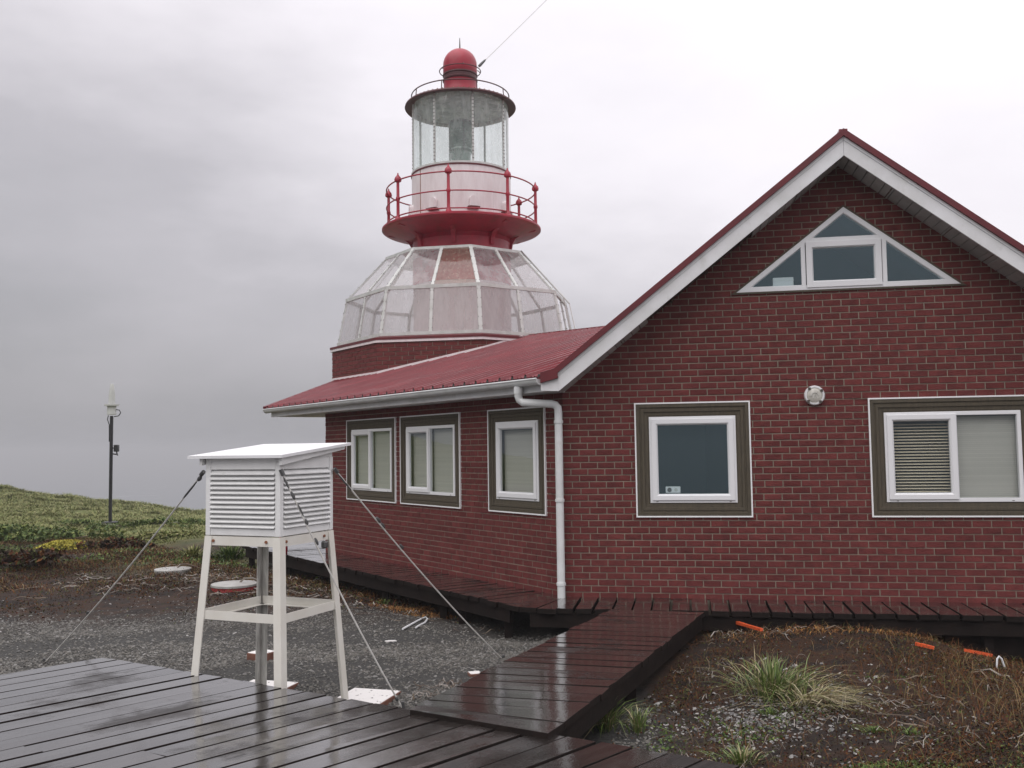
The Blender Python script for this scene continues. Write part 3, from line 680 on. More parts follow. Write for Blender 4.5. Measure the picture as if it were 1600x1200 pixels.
# lower roof over the angled side
EAV = .45; SP = math.tan(R_(15.9)); ZE = 2.575
def zs_(x_, y_): return ZE+SP*(EAV+.7071*(x_+y_))
def es(s_, d): return (-.7071*s_-.7071*(EAV-d), .7071*s_-.7071*(EAV-d))
def xv(y_): return .342*y_+.062
def top_x(y_): return -.017-.55*(y_-5.88)
YC = 3.53; Cc = (xv(YC), YC); At = (top_x(9.9), 9.9)
# outline of the slope, in (s, d) of the eave
def sd2(x_, y_): return ((-.7071*x_+.7071*y_), EAV+.7071*(x_+y_))
outl = [sd2(*es(-.19, 0)), sd2(xv(-.45)-.01, -.47), sd2(*Cc), sd2(*At), sd2(-6.42, 9.9), sd2(-6.42, 5.72), ]
outl = [(-.15, .0)]+outl[1:5]+[(8.58, 0)]
if True:
    ccw = sum(outl[i][0]*outl[(i+1) % len(outl)][1]-outl[(i+1) % len(outl)][0]*outl[i][1] for i in range(len(outl))) > 0
    if not ccw: outl = outl[::-1]
side_roof = MB(lambda s_, d, z: (*es(s_, d), ZE+SP*d+z))
side_roof.mesh([(p[0], p[1], -.006) for p in outl]+[(p[0], p[1], -.045) for p in outl], [tuple(range(len(outl))), tuple(range(2*len(outl)-1, len(outl)-1, -1))]+[(i, i+len(outl), (i+1) % len(outl)+len(outl), (i+1) % len(outl)) for i in range(len(outl))])
sroof = side_roof.build('side_roof', M['redroof'], house)
def prof(s0, s1):                                       # trapezoid ribs: main every .27, small between
    pts = []; q = s0
    P0 = .27
    pts = [(0, 0), (.045, 0), (.058, .040), (.087, .040), (.10, 0), (.145, 0), (.152, .012), (.164, .012), (.171, 0), (.212, 0), (.219, .012), (.231, .012), (.238, 0)]
    return pts
def poly_sub(pl): return pl
np_ = 0; s_ = -.26
while s_ < 11.4:
    e_ = s_+.81; mb = MB(lambda a, d, z: (*es(a, d), ZE+SP*d+z)); got = False
    q = s_
    while q < e_-.01:
        pr = [(q+a, z) for a, z in prof(0, 0)]+[(q+.27, 0)]
        for (a0, z0), (a1, z1) in zip(pr, pr[1:]):
            if a1-a0 < 1e-6: continue
            c_ = clip(clip(outl, (a0, -5), (a0, 5), False), (a1, -5), (a1, 5), True)
            if len(c_) > 2 and area(c_) > 1e-6:
                mb.face([(x_, d_-(.03 if d_ < .001 else 0), z0+(z1-z0)*(x_-a0)/(a1-a0)) for x_, d_ in c_]); got = True
        q += .27
    if got:
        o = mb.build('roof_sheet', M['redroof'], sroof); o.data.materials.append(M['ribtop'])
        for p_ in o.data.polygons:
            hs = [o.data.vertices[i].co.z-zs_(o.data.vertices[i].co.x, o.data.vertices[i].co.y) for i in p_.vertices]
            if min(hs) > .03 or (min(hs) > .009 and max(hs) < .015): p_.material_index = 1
    s_ = e_
# flat filler behind the crest, verge trim on the far end
MB().mesh([(At[0], At[1], zs_(*At)-.01), (Cc[0], Cc[1], zs_(*Cc)-.01), (1.65, 9.9, 3.95)], [(0, 1, 2)]).build('rear_slope', M['redroof'], sroof, fix=False)
MB().bar((At[0], At[1], zs_(*At)+.01), (Cc[0], Cc[1], zs_(*Cc)+.01), .16, .035).build('crest_cap', M['redroof'], sroof)
a = (-6.43, 5.74); b_ = (-6.43, 9.9)
MB().bar((a[0], a[1], zs_(*a)-.01), (b_[0], b_[1], zs_(*b_)-.01), .05, .09).build('verge_strip', M['redtrim'], sroof)
# red end piece between gutter and rake
TS = lambda s_, d, z: (*es(s_, d), z)
mb = MB(FRONT); zq = zs_(-.19, -.45); mb.prism([(-.19, zq-.085), (.010, zs_(.01, -.45)-.075), (.010, zr(0)+.012), (-.035, zr(-.035)+.012), (-.19, zq+.035)], -.4945, -.44); mb.build('eave_end_cap', M['redtrim'], groof)
mb = MB(FRONT); mb.prism([(-.19, 2.402), (.0105, 2.392), (.0105, zs_(.01, -.45)-.078), (-.19, zq-.088)], -.453, -.42); mb.build('eave_return', M['fascia'], house)
mb = MB(TS); mb.box(-.17, 8.55, .075, .10, 2.395, 2.56, .004); mb.build('eave_board', M['fascia'], house)
mb = MB(TS); mb.box(-.06, 8.55, .101, .44, 2.40, 2.412); mb.build('eave_soffit', M['white'], house)
mb = MB(TS); mb.box(6.9, 8.55, .40, 2.4, 2.40, 2.412); mb.build('porch_ceiling', M['white'], house)
# gutter: half round, with its bead, brackets and end caps
gut = MB(TS); r_ = .066; zc = 2.535; dc = .004
prf = [(dc+math.cos(t_)*r_, zc+math.sin(t_)*r_) for t_ in [math.pi+i*math.pi/10 for i in range(11)]]
prf_in = [(dc+math.cos(t_)*(r_-.006), zc+math.sin(t_)*(r_-.006)) for t_ in [2*math.pi-i*math.pi/10 for i in range(11)]]
full = prf+prf_in; s0, s1 = -.17, 8.62
vs = [(s0, d, z) for d, z in full]+[(s1, d, z) for d, z in full]; nn = len(full)
gut.mesh(vs, [(i, (i+1) % nn, (i+1) % nn+nn, i+nn) for i in range(nn)], True)
gut.mesh([(s0, d, z) for d, z in prf], [tuple(range(11))]); gut.mesh([(s1, d, z) for d, z in prf], [tuple(range(11))])
gut.tube([(s0-.004, dc-r_, zc+.004), (s1, dc-r_, zc+.004)], .011, 8)
gutter = gut.build('gutter', M['galv'], house)
q = -.02
while q < 8.6:
    mb = MB(TS); vs = []
    for a in (q, q+.024):
        vs += [(a, dc+math.cos(t_)*(r_+.004), zc+math.sin(t_)*(r_+.004)) for t_ in [math.pi*.98+i*math.pi/9 for i in range(9)]]
    mb.mesh(vs, [(i, i+1, i+10, i+9) for i in range(8)], True); mb.build('gutter_bracket', M['galv'], gutter); q += .43
# closure teeth under the sheets, in the gutter line
mb = MB(TS); q = -.26
while q < 8.4: mb.mesh([(q+.04, -.031, ZE-.012), (q+.105, -.031, ZE-.012), (q+.092, -.031, ZE+.016), (q+.055, -.031, ZE+.016)], [(0, 1, 2, 3)]); q += .27
mb.build('rib_closure', M['plinth'], sroof, fix=False)
# downpipe
o_ = es(.28, dc)
pts = [(o_[0], o_[1], 2.475), (o_[0], o_[1], 2.36), (o_[0]+.015, o_[1]+.01, 2.315), (o_[0]+.05, o_[1]-.01, 2.285), (-.12, -.10, 2.262), (-.075, -.098, 2.25), (-.045, -.097, 2.215), (-.04, -.097, 2.16), (-.04, -.097, .0)]
dp = MB().tube(pts, .047, 14).build('downpipe', M['galv'], house)
for z in (2.05, 1.13, .16): MB().lathe([(.047, z-.018), (.055, z-.016), (.055, z+.016), (.047, z+.018)], 16, c=(-.04, -.097)).build('pipe_clip', M['galv'], dp)
MB().tube([(o_[0], o_[1], 2.47), (o_[0], o_[1], 2.39)], .054, 14).build('pipe_socket', M['galv'], dp)

# ---- windows
def ringframe(mb, r_, prof_, closed=True):
    """a mitred frame: prof_ lists (inset, depth) across its width, outer edge first"""
    vs = []
    for ins, dp_ in prof_:
        q = shr(r_, ins); vs += [(u_, dp_, z) for u_, z in q]
    fs = []
    for i in range(len(prof_)-1):
        for k in range(4): a = i*4+k; b2 = i*4+(k+1) % 4; fs.append((a, b2, b2+4, a+4))
    mb.mesh(vs, fs)
def window(F, r_, parts, parent, blinds=None, gl='pane'):
    """r_ outer edge of surround; parts: list of (u0, u1, opening?) lights inside the frame"""
    mb = MB(F); ringframe(mb, r_, [(0, .0), (0, -.030), (.002, -.032), (.015, -.032), (.017, -.030), (.017, -.01)]); wn = mb.build('window', M['trimwhite'], parent)
    mb = MB(F); ringframe(mb, r_, [(.0172, -.02), (.0172, -.026), (.055, -.028), (.060, -.015), (.075, -.014), (.080, -.022), (.108, -.021), (.113, -.008), (.150, -.006), (.156, .0), (.166, .0), (.166, .06)])
    mb.build('surround', M['olive'], wn)
    fr = shr(r_, .166); mb = MB(F); ringframe(mb, fr, [(0, .04), (0, -.010), (.003, -.013), (.040, -.013), (.042, -.010), (.046, .03)]); mb.build('frame', M['pvc'], wn)
    u0, u1, z0, z1 = fr[0][0], fr[1][0], fr[0][1], fr[2][1]
    for k, (a, b2, opening) in enumerate(parts):
        a_ = u0+(u1-u0)*a; b_2 = u0+(u1-u0)*b2
        if opening:
            sr = rect(a_+(.026 if a == 0 else -.020), b_2-(.026 if b2 == 1 else -.020), z0+.030, z1-.028)
            mb = MB(F); ringframe(mb, sr, [(0, -.012), (0, -.028), (.003, -.031), (.052, -.031), (.056, -.028), (.068, -.016), (.072, -.006), (.074, .02)]); mb.build('sash', M['pvc'], wn)
            pr = shr(sr, .073)
        else:
            pr = rect(a_+(.046 if a == 0 else .024), b_2-(.046 if b2 == 1 else .024), z0+.046, z1-.046)
        mb = MB(F); mb.face([(p[0], -.003, p[1]) for p in pr]); mb.build('pane', M[gl], wn, fix=False)
        if blinds and blinds[k]:
            tilt, gap = blinds[k]; mb = MB(F); z = pr[0][1]+.01
            while z < pr[2][1]-.01:
                h = .024; ct, st = math.cos(tilt)*h/2, math.sin(tilt)*h/2; mb.mesh([(pr[0][0]-.02, .075-ct, z-st), (pr[1][0]+.02, .075-ct, z-st), (pr[1][0]+.02, .075+ct, z+st), (pr[0][0]-.02, .075+ct, z+st)], [(0, 1, 2, 3)]); z += gap
            mb.build('blind', M['blindwarm'] if gap > .03 else M['blind'], wn, fix=False)
    if len(parts) > 1:
        mb = MB(F); um = u0+(u1-u0)*parts[0][1]; mb.box(um-.021, um+.030, -.0125, .03, z0+.04, z1-.04, .002); mb.build('mullion', M['pvc'], wn)
    mb = MB(F)
    for q in (.08, .92): mb.box(u0+(u1-u0)*q-.012, u0+(u1-u0)*q+.012, -.0145, -.011, z0+.010, z0+.017)
    mb.build('drain_slot', M['bolt'], wn)
    return wn
window(FRONT, lw, [(0, 1, True)], house)
window(FRONT, rw, [(0, .515, True), (.515, 1, False)], house, [(.62, .034), (1.15, .0225)], 'pane_side')
window(SIDE, sw[0], [(0, 1, True)], house, [(1.2, .0225)], 'pane_side')
window(SIDE, sw[1], [(0, .49, True), (.49, 1, False)], house, [(1.2, .0225), (1.2, .0225)], 'pane_side')
window(SIDE, sw[2], [(0, .49, True), (.49, 1, False)], house, [(1.2, .0225), (1.2, .0225)], 'pane_side')
# triangular gable window
A_, B_, C_ = TRI
def tri_in(d):
    L_ = [(A_, B_), (B_, C_), (C_, A_)]; ln = []
    for a, b2 in L_:
        dx, dz = b2[0]-a[0], b2[1]-a[1]; q = math.hypot(dx, dz); nx_, nz_ = -dz/q, dx/q; ln.append(((a[0]+nx_*d, a[1]+nz_*d), (dx, dz)))
    def X_(l1, l2):
        (p, r), (q, s2) = l1, l2; t_ = ((q[0]-p[0])*s2[1]-(q[1]-p[1])*s2[0])/(r[0]*s2[1]-r[1]*s2[0]); return (p[0]+r[0]*t_, p[1]+r[1]*t_)
    return [X_(ln[2], ln[0]), X_(ln[0], ln[1]), X_(ln[1], ln[2])]
def triframe(prof_, m_, name, parent):
    mb = MB(FRONT); vs = []
    for d, dp_ in prof_: vs += [(p[0], dp_, p[1]) for p in tri_in(d)]
    fs = [(i*3+k, i*3+(k+1) % 3, (i+1)*3+(k+1) % 3, (i+1)*3+k) for i in range(len(prof_)-1) for k in range(3)]
    return mb.mesh(vs, fs).build(name, m_, parent)
tw = triframe([(-.014, .0), (-.014, -.024), (.006, -.024), (.006, -.014)], M['olive'], 'window', house)
tw['label'] = 'triangular gable window in four lights'
triframe([(.006, .04), (.006, -.020), (.010, -.024), (.058, -.024), (.064, -.018), (.070, -.002), (.070, .03)], M['pvc'], 'frame', tw)
T1 = tri_in(.066); zlo = T1[0][1]; zmid = 4.06; ul, ur = 2.838, 3.660
mb = MB(FRONT); TM = tri_in(.03)
for rc_, dd in ((rect(ul-.055, ul-.008, zlo-.005, zmid+.3), -.0232), (rect(ur+.008, ur+.055, zlo-.005, zmid+.3), -.0232), (rect(ul-.2, ur+.2, zmid-.012, zmid+.045), -.0225)): mb.prism(inter(rc_, TM) if dd == -.0225 else clip(inter(rc_, TM), (0, zmid+.0448), (9, zmid+.0448), False), dd, .02)
mb.build('mullion', M['pvc'], tw)
sr = rect(ul, ur, zlo-.035, zmid); mb = MB(FRONT); ringframe(mb, sr, [(0, -.02), (0, -.034), (.003, -.037), (.062, -.037), (.066, -.034), (.078, -.02), (.082, .02)]); mb.build('sash', M['pvc'], tw)
mb = MB(FRONT); mb.face([(p[0], -.004, p[1]) for p in shr(sr, .08)]); mb.build('pane', M['pane'], tw, fix=False)
for cpoly in (clip(T1, (ul-.05, 0), (ul-.05, 9), True), clip(T1, (ur+.05, 0), (ur+.05, 9), False), clip(T1, (0, zmid+.04), (9, zmid+.04), True)):
    mb = MB(FRONT); mb.face([(p[0], -.003, p[1]) for p in cpoly]); mb.build('pane', M['pane'], tw, fix=False)
# small things behind the glass
bx = thing('radio_box', 'small pale box with a round dial on the sill inside the single front window', 'radio', HW(1.27, .05, 1.20), -PHI)
MB().box(-.085, .085, .0, .05, 0, .075, .004).build('body', M['white'], bx); MB(lambda x, y, z: (x-.04, z, y+.038)).lathe([(0, -.004), (.024, -.004), (.026, 0)], 16).build('dial', M['bolt'], bx)
MB(lambda x, y, z: (x+.035, z, y+.038)).lathe([(0, -.003), (.018, -.003), (.020, 0)], 16).build('dial', M['steel'], bx)
gb = thing('carton', 'pale carton standing inside the left corner of the triangular gable window', 'box', HW(2.60, .05, 3.575), -PHI)
MB().box(-.13, .10, 0, .12, 0, .10, .003).build('body', M['white'], gb); MB().box(-.132, .102, -.003, .0, .062, .07).build('band', M['louvre'], gb)

# wall lamp
wl = thing('wall_lamp', 'round bulkhead lamp high on the brick wall between the two front windows', 'lamp', HW(2.8785, 0, 2.298), -PHI)
TL = lambda x, y, z: (x, -z, y)
MB(TL).lathe([(.0, .0), (.112, .0), (.112, .045), (.104, .058), (.088, .060), (.086, .05)], 36).build('rim', M['white'], wl)
MB(TL).lathe([(.0, .072), (.04, .070), (.07, .062), (.087, .050)], 36).build('lens', M['lampglass'], wl)
mb = MB(TL)
for t_ in (.6, 2.2, 3.9, 5.4): mb.box(.095*math.cos(t_)-.014, .095*math.cos(t_)+.014, .095*math.sin(t_)-.014, .095*math.sin(t_)+.014, .05, .066)
mb.build('clip', M['bolt'], wl)
mb = MB(TL); mb.tube([(-.045, -.01, .073), (-.02, .028, .074), (.02, .03, .074), (.04, .0, .073)], .005, 6); mb.tube([(-.02, -.035, .072), (0, .01, .075), (.025, -.03, .073)], .004, 6); mb.build('guard', M['steel'], wl)
# ------------------------------------------------------------------ lighthouse
TC = Vector((-1.245, 22.80, 0)); TDX = .085
tower = thing('lighthouse', 'small lighthouse with red dome, glass lantern and glazed octagonal skirt', 'lighthouse', TC, -PHI)
def ov(R, k): t_ = -math.pi/2+R_(22.5)+math.pi/4*k; return (R*math.cos(t_), R*math.sin(t_))
RB = 2.975
# brick base
core = MB(); core.mesh([(*ov(RB, k), z) for z in (-.7, 4.02) for k in range(8)], [(k, (k+1) % 8, (k+1) % 8+8, k+8) for k in range(8)]+[tuple(range(8, 16))])
base = core.build('base_wall', M['mortar'], tower)
def face_frame(k, R):
    a, b_ = ov(R, k-1), ov(R, k); ang = math.atan2(b_[1]-a[1], b_[0]-a[0]); return Fr(a[0], a[1], ang), math.hypot(b_[0]-a[0], b_[1]-a[1])
for k in (-1, 0, 1):
    F, ln = face_frame(k, RB); lb = (.275, .092)
    items = [p for f_, p in lay(rect(0, ln, 2.9, 4.02), [], *lb, joint=.011, seed=10+k)]
    if k == 1: items = [p for p in items]
    fullb = [p for p in items if len(p) == 4 and abs(area(p)-(lb[0]-.011)*(lb[1]-.011)) < 1e-6] if k == 0 else []
    rest(F, [p for p in items if not any(p is q for q in fullb)], base, proud=.012)
    for p in fullb:
        mb = MB(F); mb.prism(p, -.013+random.uniform(-.002, .002), .003, .005); mb.build('brick', M['brick'], base)
# white sill and red flashing round the top of the base
def ringoct(mb, lo, hi, R0, R1, z0, z1):
    pass
mb = MB(); mb.mesh([(*ov(R, k), z) for R, z in ((RB-.02, 4.02), (RB+.05, 4.02), (RB+.05, 4.075), (RB-.02, 4.075)) for k in range(8)], [(i*8+k, i*8+(k+1) % 8, (i+1)*8+(k+1) % 8, (i+1)*8+k) for i in range(3) for k in range(8)])
mb.build('sill', M['drumwhite'], tower)
mb = MB(); mb.mesh([(*ov(R, k), z) for R, z in ((RB+.02, 4.0755), (RB+.062, 4.0755), (RB+.062, 4.125), (RB-.10, 4.165), (RB-.4, 4.17)) for k in range(8)], [(i*8+k, i*8+(k+1) % 8, (i+1)*8+(k+1) % 8, (i+1)*8+k) for i in range(4) for k in range(8)])
mb.build('flashing', M['redtrim'], tower)
# trim where the roof meets the base
mb = MB(); rl = lambda wx: None
def tl2h(x, y):                    # tower-local plan -> house-local plan
    wv = TC-K0; hx = wv.x*math.cos(PHI)-wv.y*math.sin(PHI); hy = wv.x*math.sin(PHI)+wv.y*math.cos(PHI); return (x+hx, y+hy)
for k in (-1, 0):
    a, b_ = ov(RB+.02, k-1), ov(RB+.02, k); ha, hb = tl2h(*a), tl2h(*b_); mb.bar((*a, zs_(*ha)+.045), (*b_, zs_(*hb)+.045), .03, .055)
a, b_ = ov(RB+.02, 0), ov(RB+.02, 1); c_ = (a[0]+(b_[0]-a[0])*.45, a[1]+(b_[1]-a[1])*.45); ha, hb = tl2h(*a), tl2h(*c_); mb.bar((*a, zs_(*ha)+.045), (*c_, zs_(*hb)+.045), .03, .055)
mb.build('roof_flashing', M['drumwhite'], tower)
# glazed skirt
RT, RM, RBt = 1.712, 2.644, 2.842; ZTp, ZM, ZBt = 6.255, 5.235, 4.205
sk = bpy.data.objects.new('glazed_skirt', None); COL.objects.link(sk); sk.parent = tower
def lerp2(p, q, t_): return tuple(p[i]+(q[i]-p[i])*t_ for i in range(len(p)))
def P3(R, z, k): return (*ov(R, k), z)
for k in range(8):
    for (Ra, za, Rb_, zb_) in ((RM, ZM, RT, ZTp), (RBt, ZBt, RM, ZM)):
        for h in (0, .5):
            lo0, lo1 = P3(Ra, za, k), P3(Ra, za, k+1); hi0, hi1 = P3(Rb_, zb_, k), P3(Rb_, zb_, k+1)
            q = [lerp2(lo0, lo1, h), lerp2(lo0, lo1, h+.5), lerp2(hi0, hi1, h+.5), lerp2(hi0, hi1, h)]
            mb = MB(); mb.face(q); mb.build('pane', M['acrylic_rust'] if (k == 7 and h and za > 5) else M['acrylic'], sk, fix=False)
for k in range(8):
    for h in (0, .5):
        for (Ra, za, Rb_, zb_) in ((RM, ZM, RT, ZTp), (RBt, ZBt, RM, ZM)):
            lo = lerp2(P3(Ra, za, k), P3(Ra, za, k+1), h); hi = lerp2(P3(Rb_, zb_, k), P3(Rb_, zb_, k+1), h)
            t_ = math.atan2(lo[1], lo[0]); o_ = (math.cos(t_), math.sin(t_), .45)
            MB().bar(lo, hi, .068 if h else .082, .035, o_, ext=.01).build('glazing_bar', M['alu'], sk)
            bb = MB()
            for q in (.1, .3, .5, .7, .9):
                p_ = Vector(lerp2(lo, hi, q)); on = Vector(o_).normalized(); tang = Vector((-math.sin(t_), math.cos(t_), 0))
                for sg in (-1, 1): pp = p_+on*.022+tang*.036*sg; bb.box(pp.x-.006, pp.x+.006, pp.y-.006, pp.y+.006, pp.z-.007, pp.z+.007)
            bb.build('bolt', M['bolt'], sk, kind='stuff')
    for R, z, th in ((RT, ZTp, .06), (RM, ZM, .075), (RBt, ZBt, .07)):
        MB().bar(P3(R, z, k), P3(R, z, k+1), .06, th, (0, 0, 1), ext=.012).build('glazing_bar', M['alu'], sk)
mb = MB(); mb.mesh([(*ov(RT+.01, k), ZTp+.012) for k in range(8)]+[(1.0*math.cos(-math.pi/2+R_(22.5)+math.pi/4*k), 1.0*math.sin(-math.pi/2+R_(22.5)+math.pi/4*k), ZTp+.06) for k in range(8)], [(k, (k+1) % 8, (k+1) % 8+8, k+8) for k in range(8)]); mb.build('top_plate', M['alu'], sk)
# tower trunk inside the glass
CX = (TDX*math.cos(PHI), TDX*math.sin(PHI))
def LT(prof_, n_=64, **kw): return MB().lathe(prof_, n_, c=CX, **kw)
LT([(1.165, 3.6), (1.165, 5.60)]).build('trunk', M['trunk'], tower)
LT([(1.175, 5.60), (1.175, 6.2)]).build('trunk_band', M['redpaint'], tower)
mb = MB(); mb.mesh([(*ov(RB-.1, k), 4.12) for k in range(8)], [tuple(range(8))]); mb.build('skirt_floor', M['drumwhite'], tower, fix=False)
# red neck and gallery
LT([(1.16, 6.2), (1.165, 6.42), (1.165, 6.55), (1.18, 6.62), (1.165, 6.64), (1.165, 6.80)]).build('neck', M['redpaint'], tower)
LT([(1.165, 6.72), (1.45, 6.80), (1.66, 6.88), (1.80, 6.915), (1.885, 6.93), (1.905, 6.945), (1.905, 6.985), (1.885, 7.0), (1.16, 7.06)], 72).build('gallery_deck', M['redpaint'], tower)
def pol(r, t_, z): return (CX[0]+r*math.cos(t_), CX[1]+r*math.sin(t_), z)
PA = [-math.pi/2+R_(4.0)+math.pi/4*k for k in range(8)]
for t_ in PA:
    c_, s_ = math.cos(t_), math.sin(t_)
    T = lambda x, y, z, c_=c_, s_=s_: (CX[0]+x*c_-y*s_, CX[1]+x*s_+y*c_, z)
    prof_ = [(1.165, 6.46), (1.19, 6.44), (1.205, 6.46), (1.23, 6.60), (1.30, 6.72), (1.42, 6.80), (1.60, 6.86), (1.76, 6.885), (1.80, 6.915), (1.165, 6.95)]
    mb = MB(lambda u_, w_, z: T(u_, w_, z)); n_ = len(prof_)
    mb.mesh([(r, -.05, z) for r, z in prof_]+[(r, .05, z) for r, z in prof_], [tuple(range(n_)), tuple(range(2*n_-1, n_-1, -1))]+[(i, (i+1) % n_, (i+1) % n_+n_, i+n_) for i in range(n_)]); mb.build('bracket', M['redpaint'], tower)
    RP_ = 1.79; q = pol(RP_, t_, 0)
    post = MB().lathe([(.075, 6.99), (.07, 7.03), (.045, 7.07), (.038, 7.10), (.036, 7.44), (.05, 7.47), (.05, 7.51), (.036, 7.54), (.034, 7.86), (.06, 7.885)], 14, c=q[:2]).build('railing_post', M['redpaint'], tower)
    MB().lathe([(.045, 7.87), (.078, 7.89), (.085, 7.93), (.07, 7.98), (.035, 8.02), (.018, 8.05), (.016, 8.075), (.0, 8.10)], 14, c=q[:2]).build('finial', M['redpaint'], post)
for z, r in ((7.92, .017), (7.49, .016), (7.09, .016)):
    MB().tube([pol(1.79, 2*math.pi*i/72, z) for i in range(72)], r, 6, closed=True).build('rail', M['redpaint'], tower)
# drum
LT([(1.185, 7.05), (1.187, 8.27)], 72).build('drum', M['drumwhite'], tower)
LT([(1.187, 8.262), (1.207, 8.268), (1.207, 8.292), (1.187, 8.297)], 72).build('drum_rim', M['redtrim'], tower)
LT([(1.197, 8.30), (1.197, 8.345), (1.10, 8.36), (.2, 8.36)], 72).build('lantern_sill', M['alu'], tower)
for k, dt in enumerate((-40, 8, 52, 97, 142, 187, 232, 277)):
    t_ = -math.pi/2+R_(dt); mb = MB(); mb.bar(pol(1.188, t_, 7.06), pol(1.188, t_, 8.26), .018, .006, (math.cos(t_), math.sin(t_), 0)); mb.build('seam', M['rust'] if k == 0 else M['drumwhite'], tower)
for dt in range(-66, 294, 45):
    t_ = -math.pi/2+R_(dt+2); F = lambda u_, w_, z, t_=t_: (CX[0]+math.cos(t_)*(1.187-w_)-math.sin(t_)*u_, CX[1]+math.sin(t_)*(1.187-w_)+math.cos(t_)*u_, z)
    arch = [(-.10, 7.27), (.10, 7.27)]+[(.10*math.cos(a), 7.44+.10*math.sin(a)) for a in [i*math.pi/8 for i in range(9)]]
    mb = MB(F); mb.prism(arch, -.085, .02, .016); vt_ = mb.build('vent', M['drumwhite'], tower)
    mb = MB(F); mb.box(-.14, .14, -.13, .01, 7.225, 7.266, .004); mb.build('vent_shadow_lip', M['redtrim'], vt_)  # lip in dark red paints the shadow below the vent
# lantern glazing
MA = [-math.pi/2+R_(-18+45*k) for k in range(8)]
for t_ in MA:
    LT([(1.165, 8.34), (1.165, 10.02)], 10, a0=t_, a1=t_+math.pi/4).build('lantern_pane', M['lantglass'], tower, fix=False)
    ml = MB(); ml.bar(pol(1.17, t_, 8.33), pol(1.17, t_, 10.03), .042, .035, (math.cos(t_), math.sin(t_), 0)); o = ml.build('lantern_mullion', M['alu'], tower)
    bb = MB(); z = 8.42
    while z < 9.95:
        for sg in (-1, 1): p_ = pol(1.189, t_+sg*.010, z); bb.box(p_[0]-.007, p_[0]+.007, p_[1]-.007, p_[1]+.007, z-.009, z+.009)
        z += .085
    bb.build('bolt', M['bolt'], o, kind='stuff')
# lens
ln = thing('lantern_lens', 'grey green ribbed glass lens standing inside the lighthouse lantern', 'lamp lens', (TC.x+CX[0]*math.cos(PHI)+CX[1]*math.sin(PHI), TC.y-CX[0]*math.sin(PHI)+CX[1]*math.cos(PHI), 0), -PHI)
prof_ = [(.02, 9.62), (.255, 9.60)]
z = 9.56
while z > 8.98: prof_ += [(.262, z), (.285, z-.02), (.262, z-.038)]; z -= .042
prof_ += [(.27, 8.93), (.25, 8.90), (.02, 8.90)]
MB().lathe(prof_, 40).build('glass_barrel', M['lens'], ln)
MB().lathe([(.30, 9.60), (.30, 9.635), (.05, 9.66)], 40).build('cap', M['darksteel'], ln)
MB().lathe([(.16, 8.36), (.16, 8.44), (.22, 8.50), (.25, 8.88), (.29, 8.90)], 32).build('pedestal', M['lens'], ln)
for k in range(4):
    t_ = .5+k*math.pi/2; MB().bar((.28*math.cos(t_), .28*math.sin(t_), 8.9), (.28*math.cos(t_), .28*math.sin(t_), 9.64), .02, .02).build('stanchion', M['darksteel'], ln)
# roof of the lantern
LT([(1.16, 9.98), (1.335, 9.955), (1.345, 9.97), (1.335, 10.005), (.9, 10.16), (.42, 10.26)], 72).build('lantern_roof', M['maroon'], tower)
LT([(1.16, 9.99), (.0, 10.0)], 64).build('ceiling', M['ceil'], tower)
LT([(.415, 10.24), (.42, 10.36), (.40, 10.42), (.40, 10.62), (.41, 10.64)], 48).build('dome_neck', M['domered'], tower)
LT([(.41, 10.63), (.425, 10.65), (.425, 10.68), (.405, 10.70), (.405, 10.76), (.425, 10.78), (.42, 10.81)], 48).build('vent_band', M['maroon'], tower)
LT([(.40, 10.80), (.412, 10.85), (.412, 11.05)]+[(.412*math.cos(a), 11.05+.405*math.sin(a)) for a in [i*math.pi/2/10 for i in range(1, 11)]], 48).build('dome', M['domered'], tower)
MB().tube([pol(0, 0, 11.44), pol(0, 0, 11.74)], [.02, .008], 8).build('spike', M['bolt'], tower)
MB().tube([pol(.50, 2*math.pi*i/48, 10.90) for i in range(48)], .012, 6, closed=True).build('dome_hoop', M['maroon'], tower)
for k in range(4):
    t_ = .4+k*math.pi/2; MB().tube([pol(.41, t_, 10.96), pol(.46, t_, 10.95), pol(.50, t_, 10.90)], .010, 6).build('hoop_bracket', M['maroon'], tower)
MB().tube([pol(1.18, 2*math.pi*i/64, 10.26) for i in range(64)], .014, 6, closed=True).build('roof_rail', M['maroon'], tower)
for k in range(9):
    t_ = -math.pi/2+R_(-8+40*k); MB().tube([pol(1.20, t_, 10.03), pol(1.18, t_, 10.27)], .012, 6).build('rail_stud', M['maroon'], tower)
mb = MB()
for k in range(64):
    t_ = 2*math.pi*k/64; p_ = pol(1.27, t_, 10.035); mb.box(p_[0]-.012, p_[0]+.012, p_[1]-.012, p_[1]+.012, 10.02, 10.045)
mb.build('roof_rivet', M['rust'], tower, kind='stuff')
# stay on the right of the skirt
def tl(wp): v_ = Vector(wp)-TC; return (v_.x*math.cos(PHI)-v_.y*math.sin(PHI), v_.x*math.sin(PHI)+v_.y*math.cos(PHI), v_.z)
a = tl(at_y(814, 392, 22.6)); b_ = tl(at_y(889.5, 474, 22.2)); c_ = tl(at_y(899, 516, 22.0)); d_ = tl(at_y(891, 512, 22.2)); e_ = tl(at_y(880, 464, 22.3))
MB().tube([a, b_], .022, 6).build('stay_bar', M['alu'], tower); MB().tube([b_, c_], .012, 6).build('stay_wire', M['steel'], tower); MB().tube([e_, d_], .012, 6).build('stay_wire', M['steel'], tower)
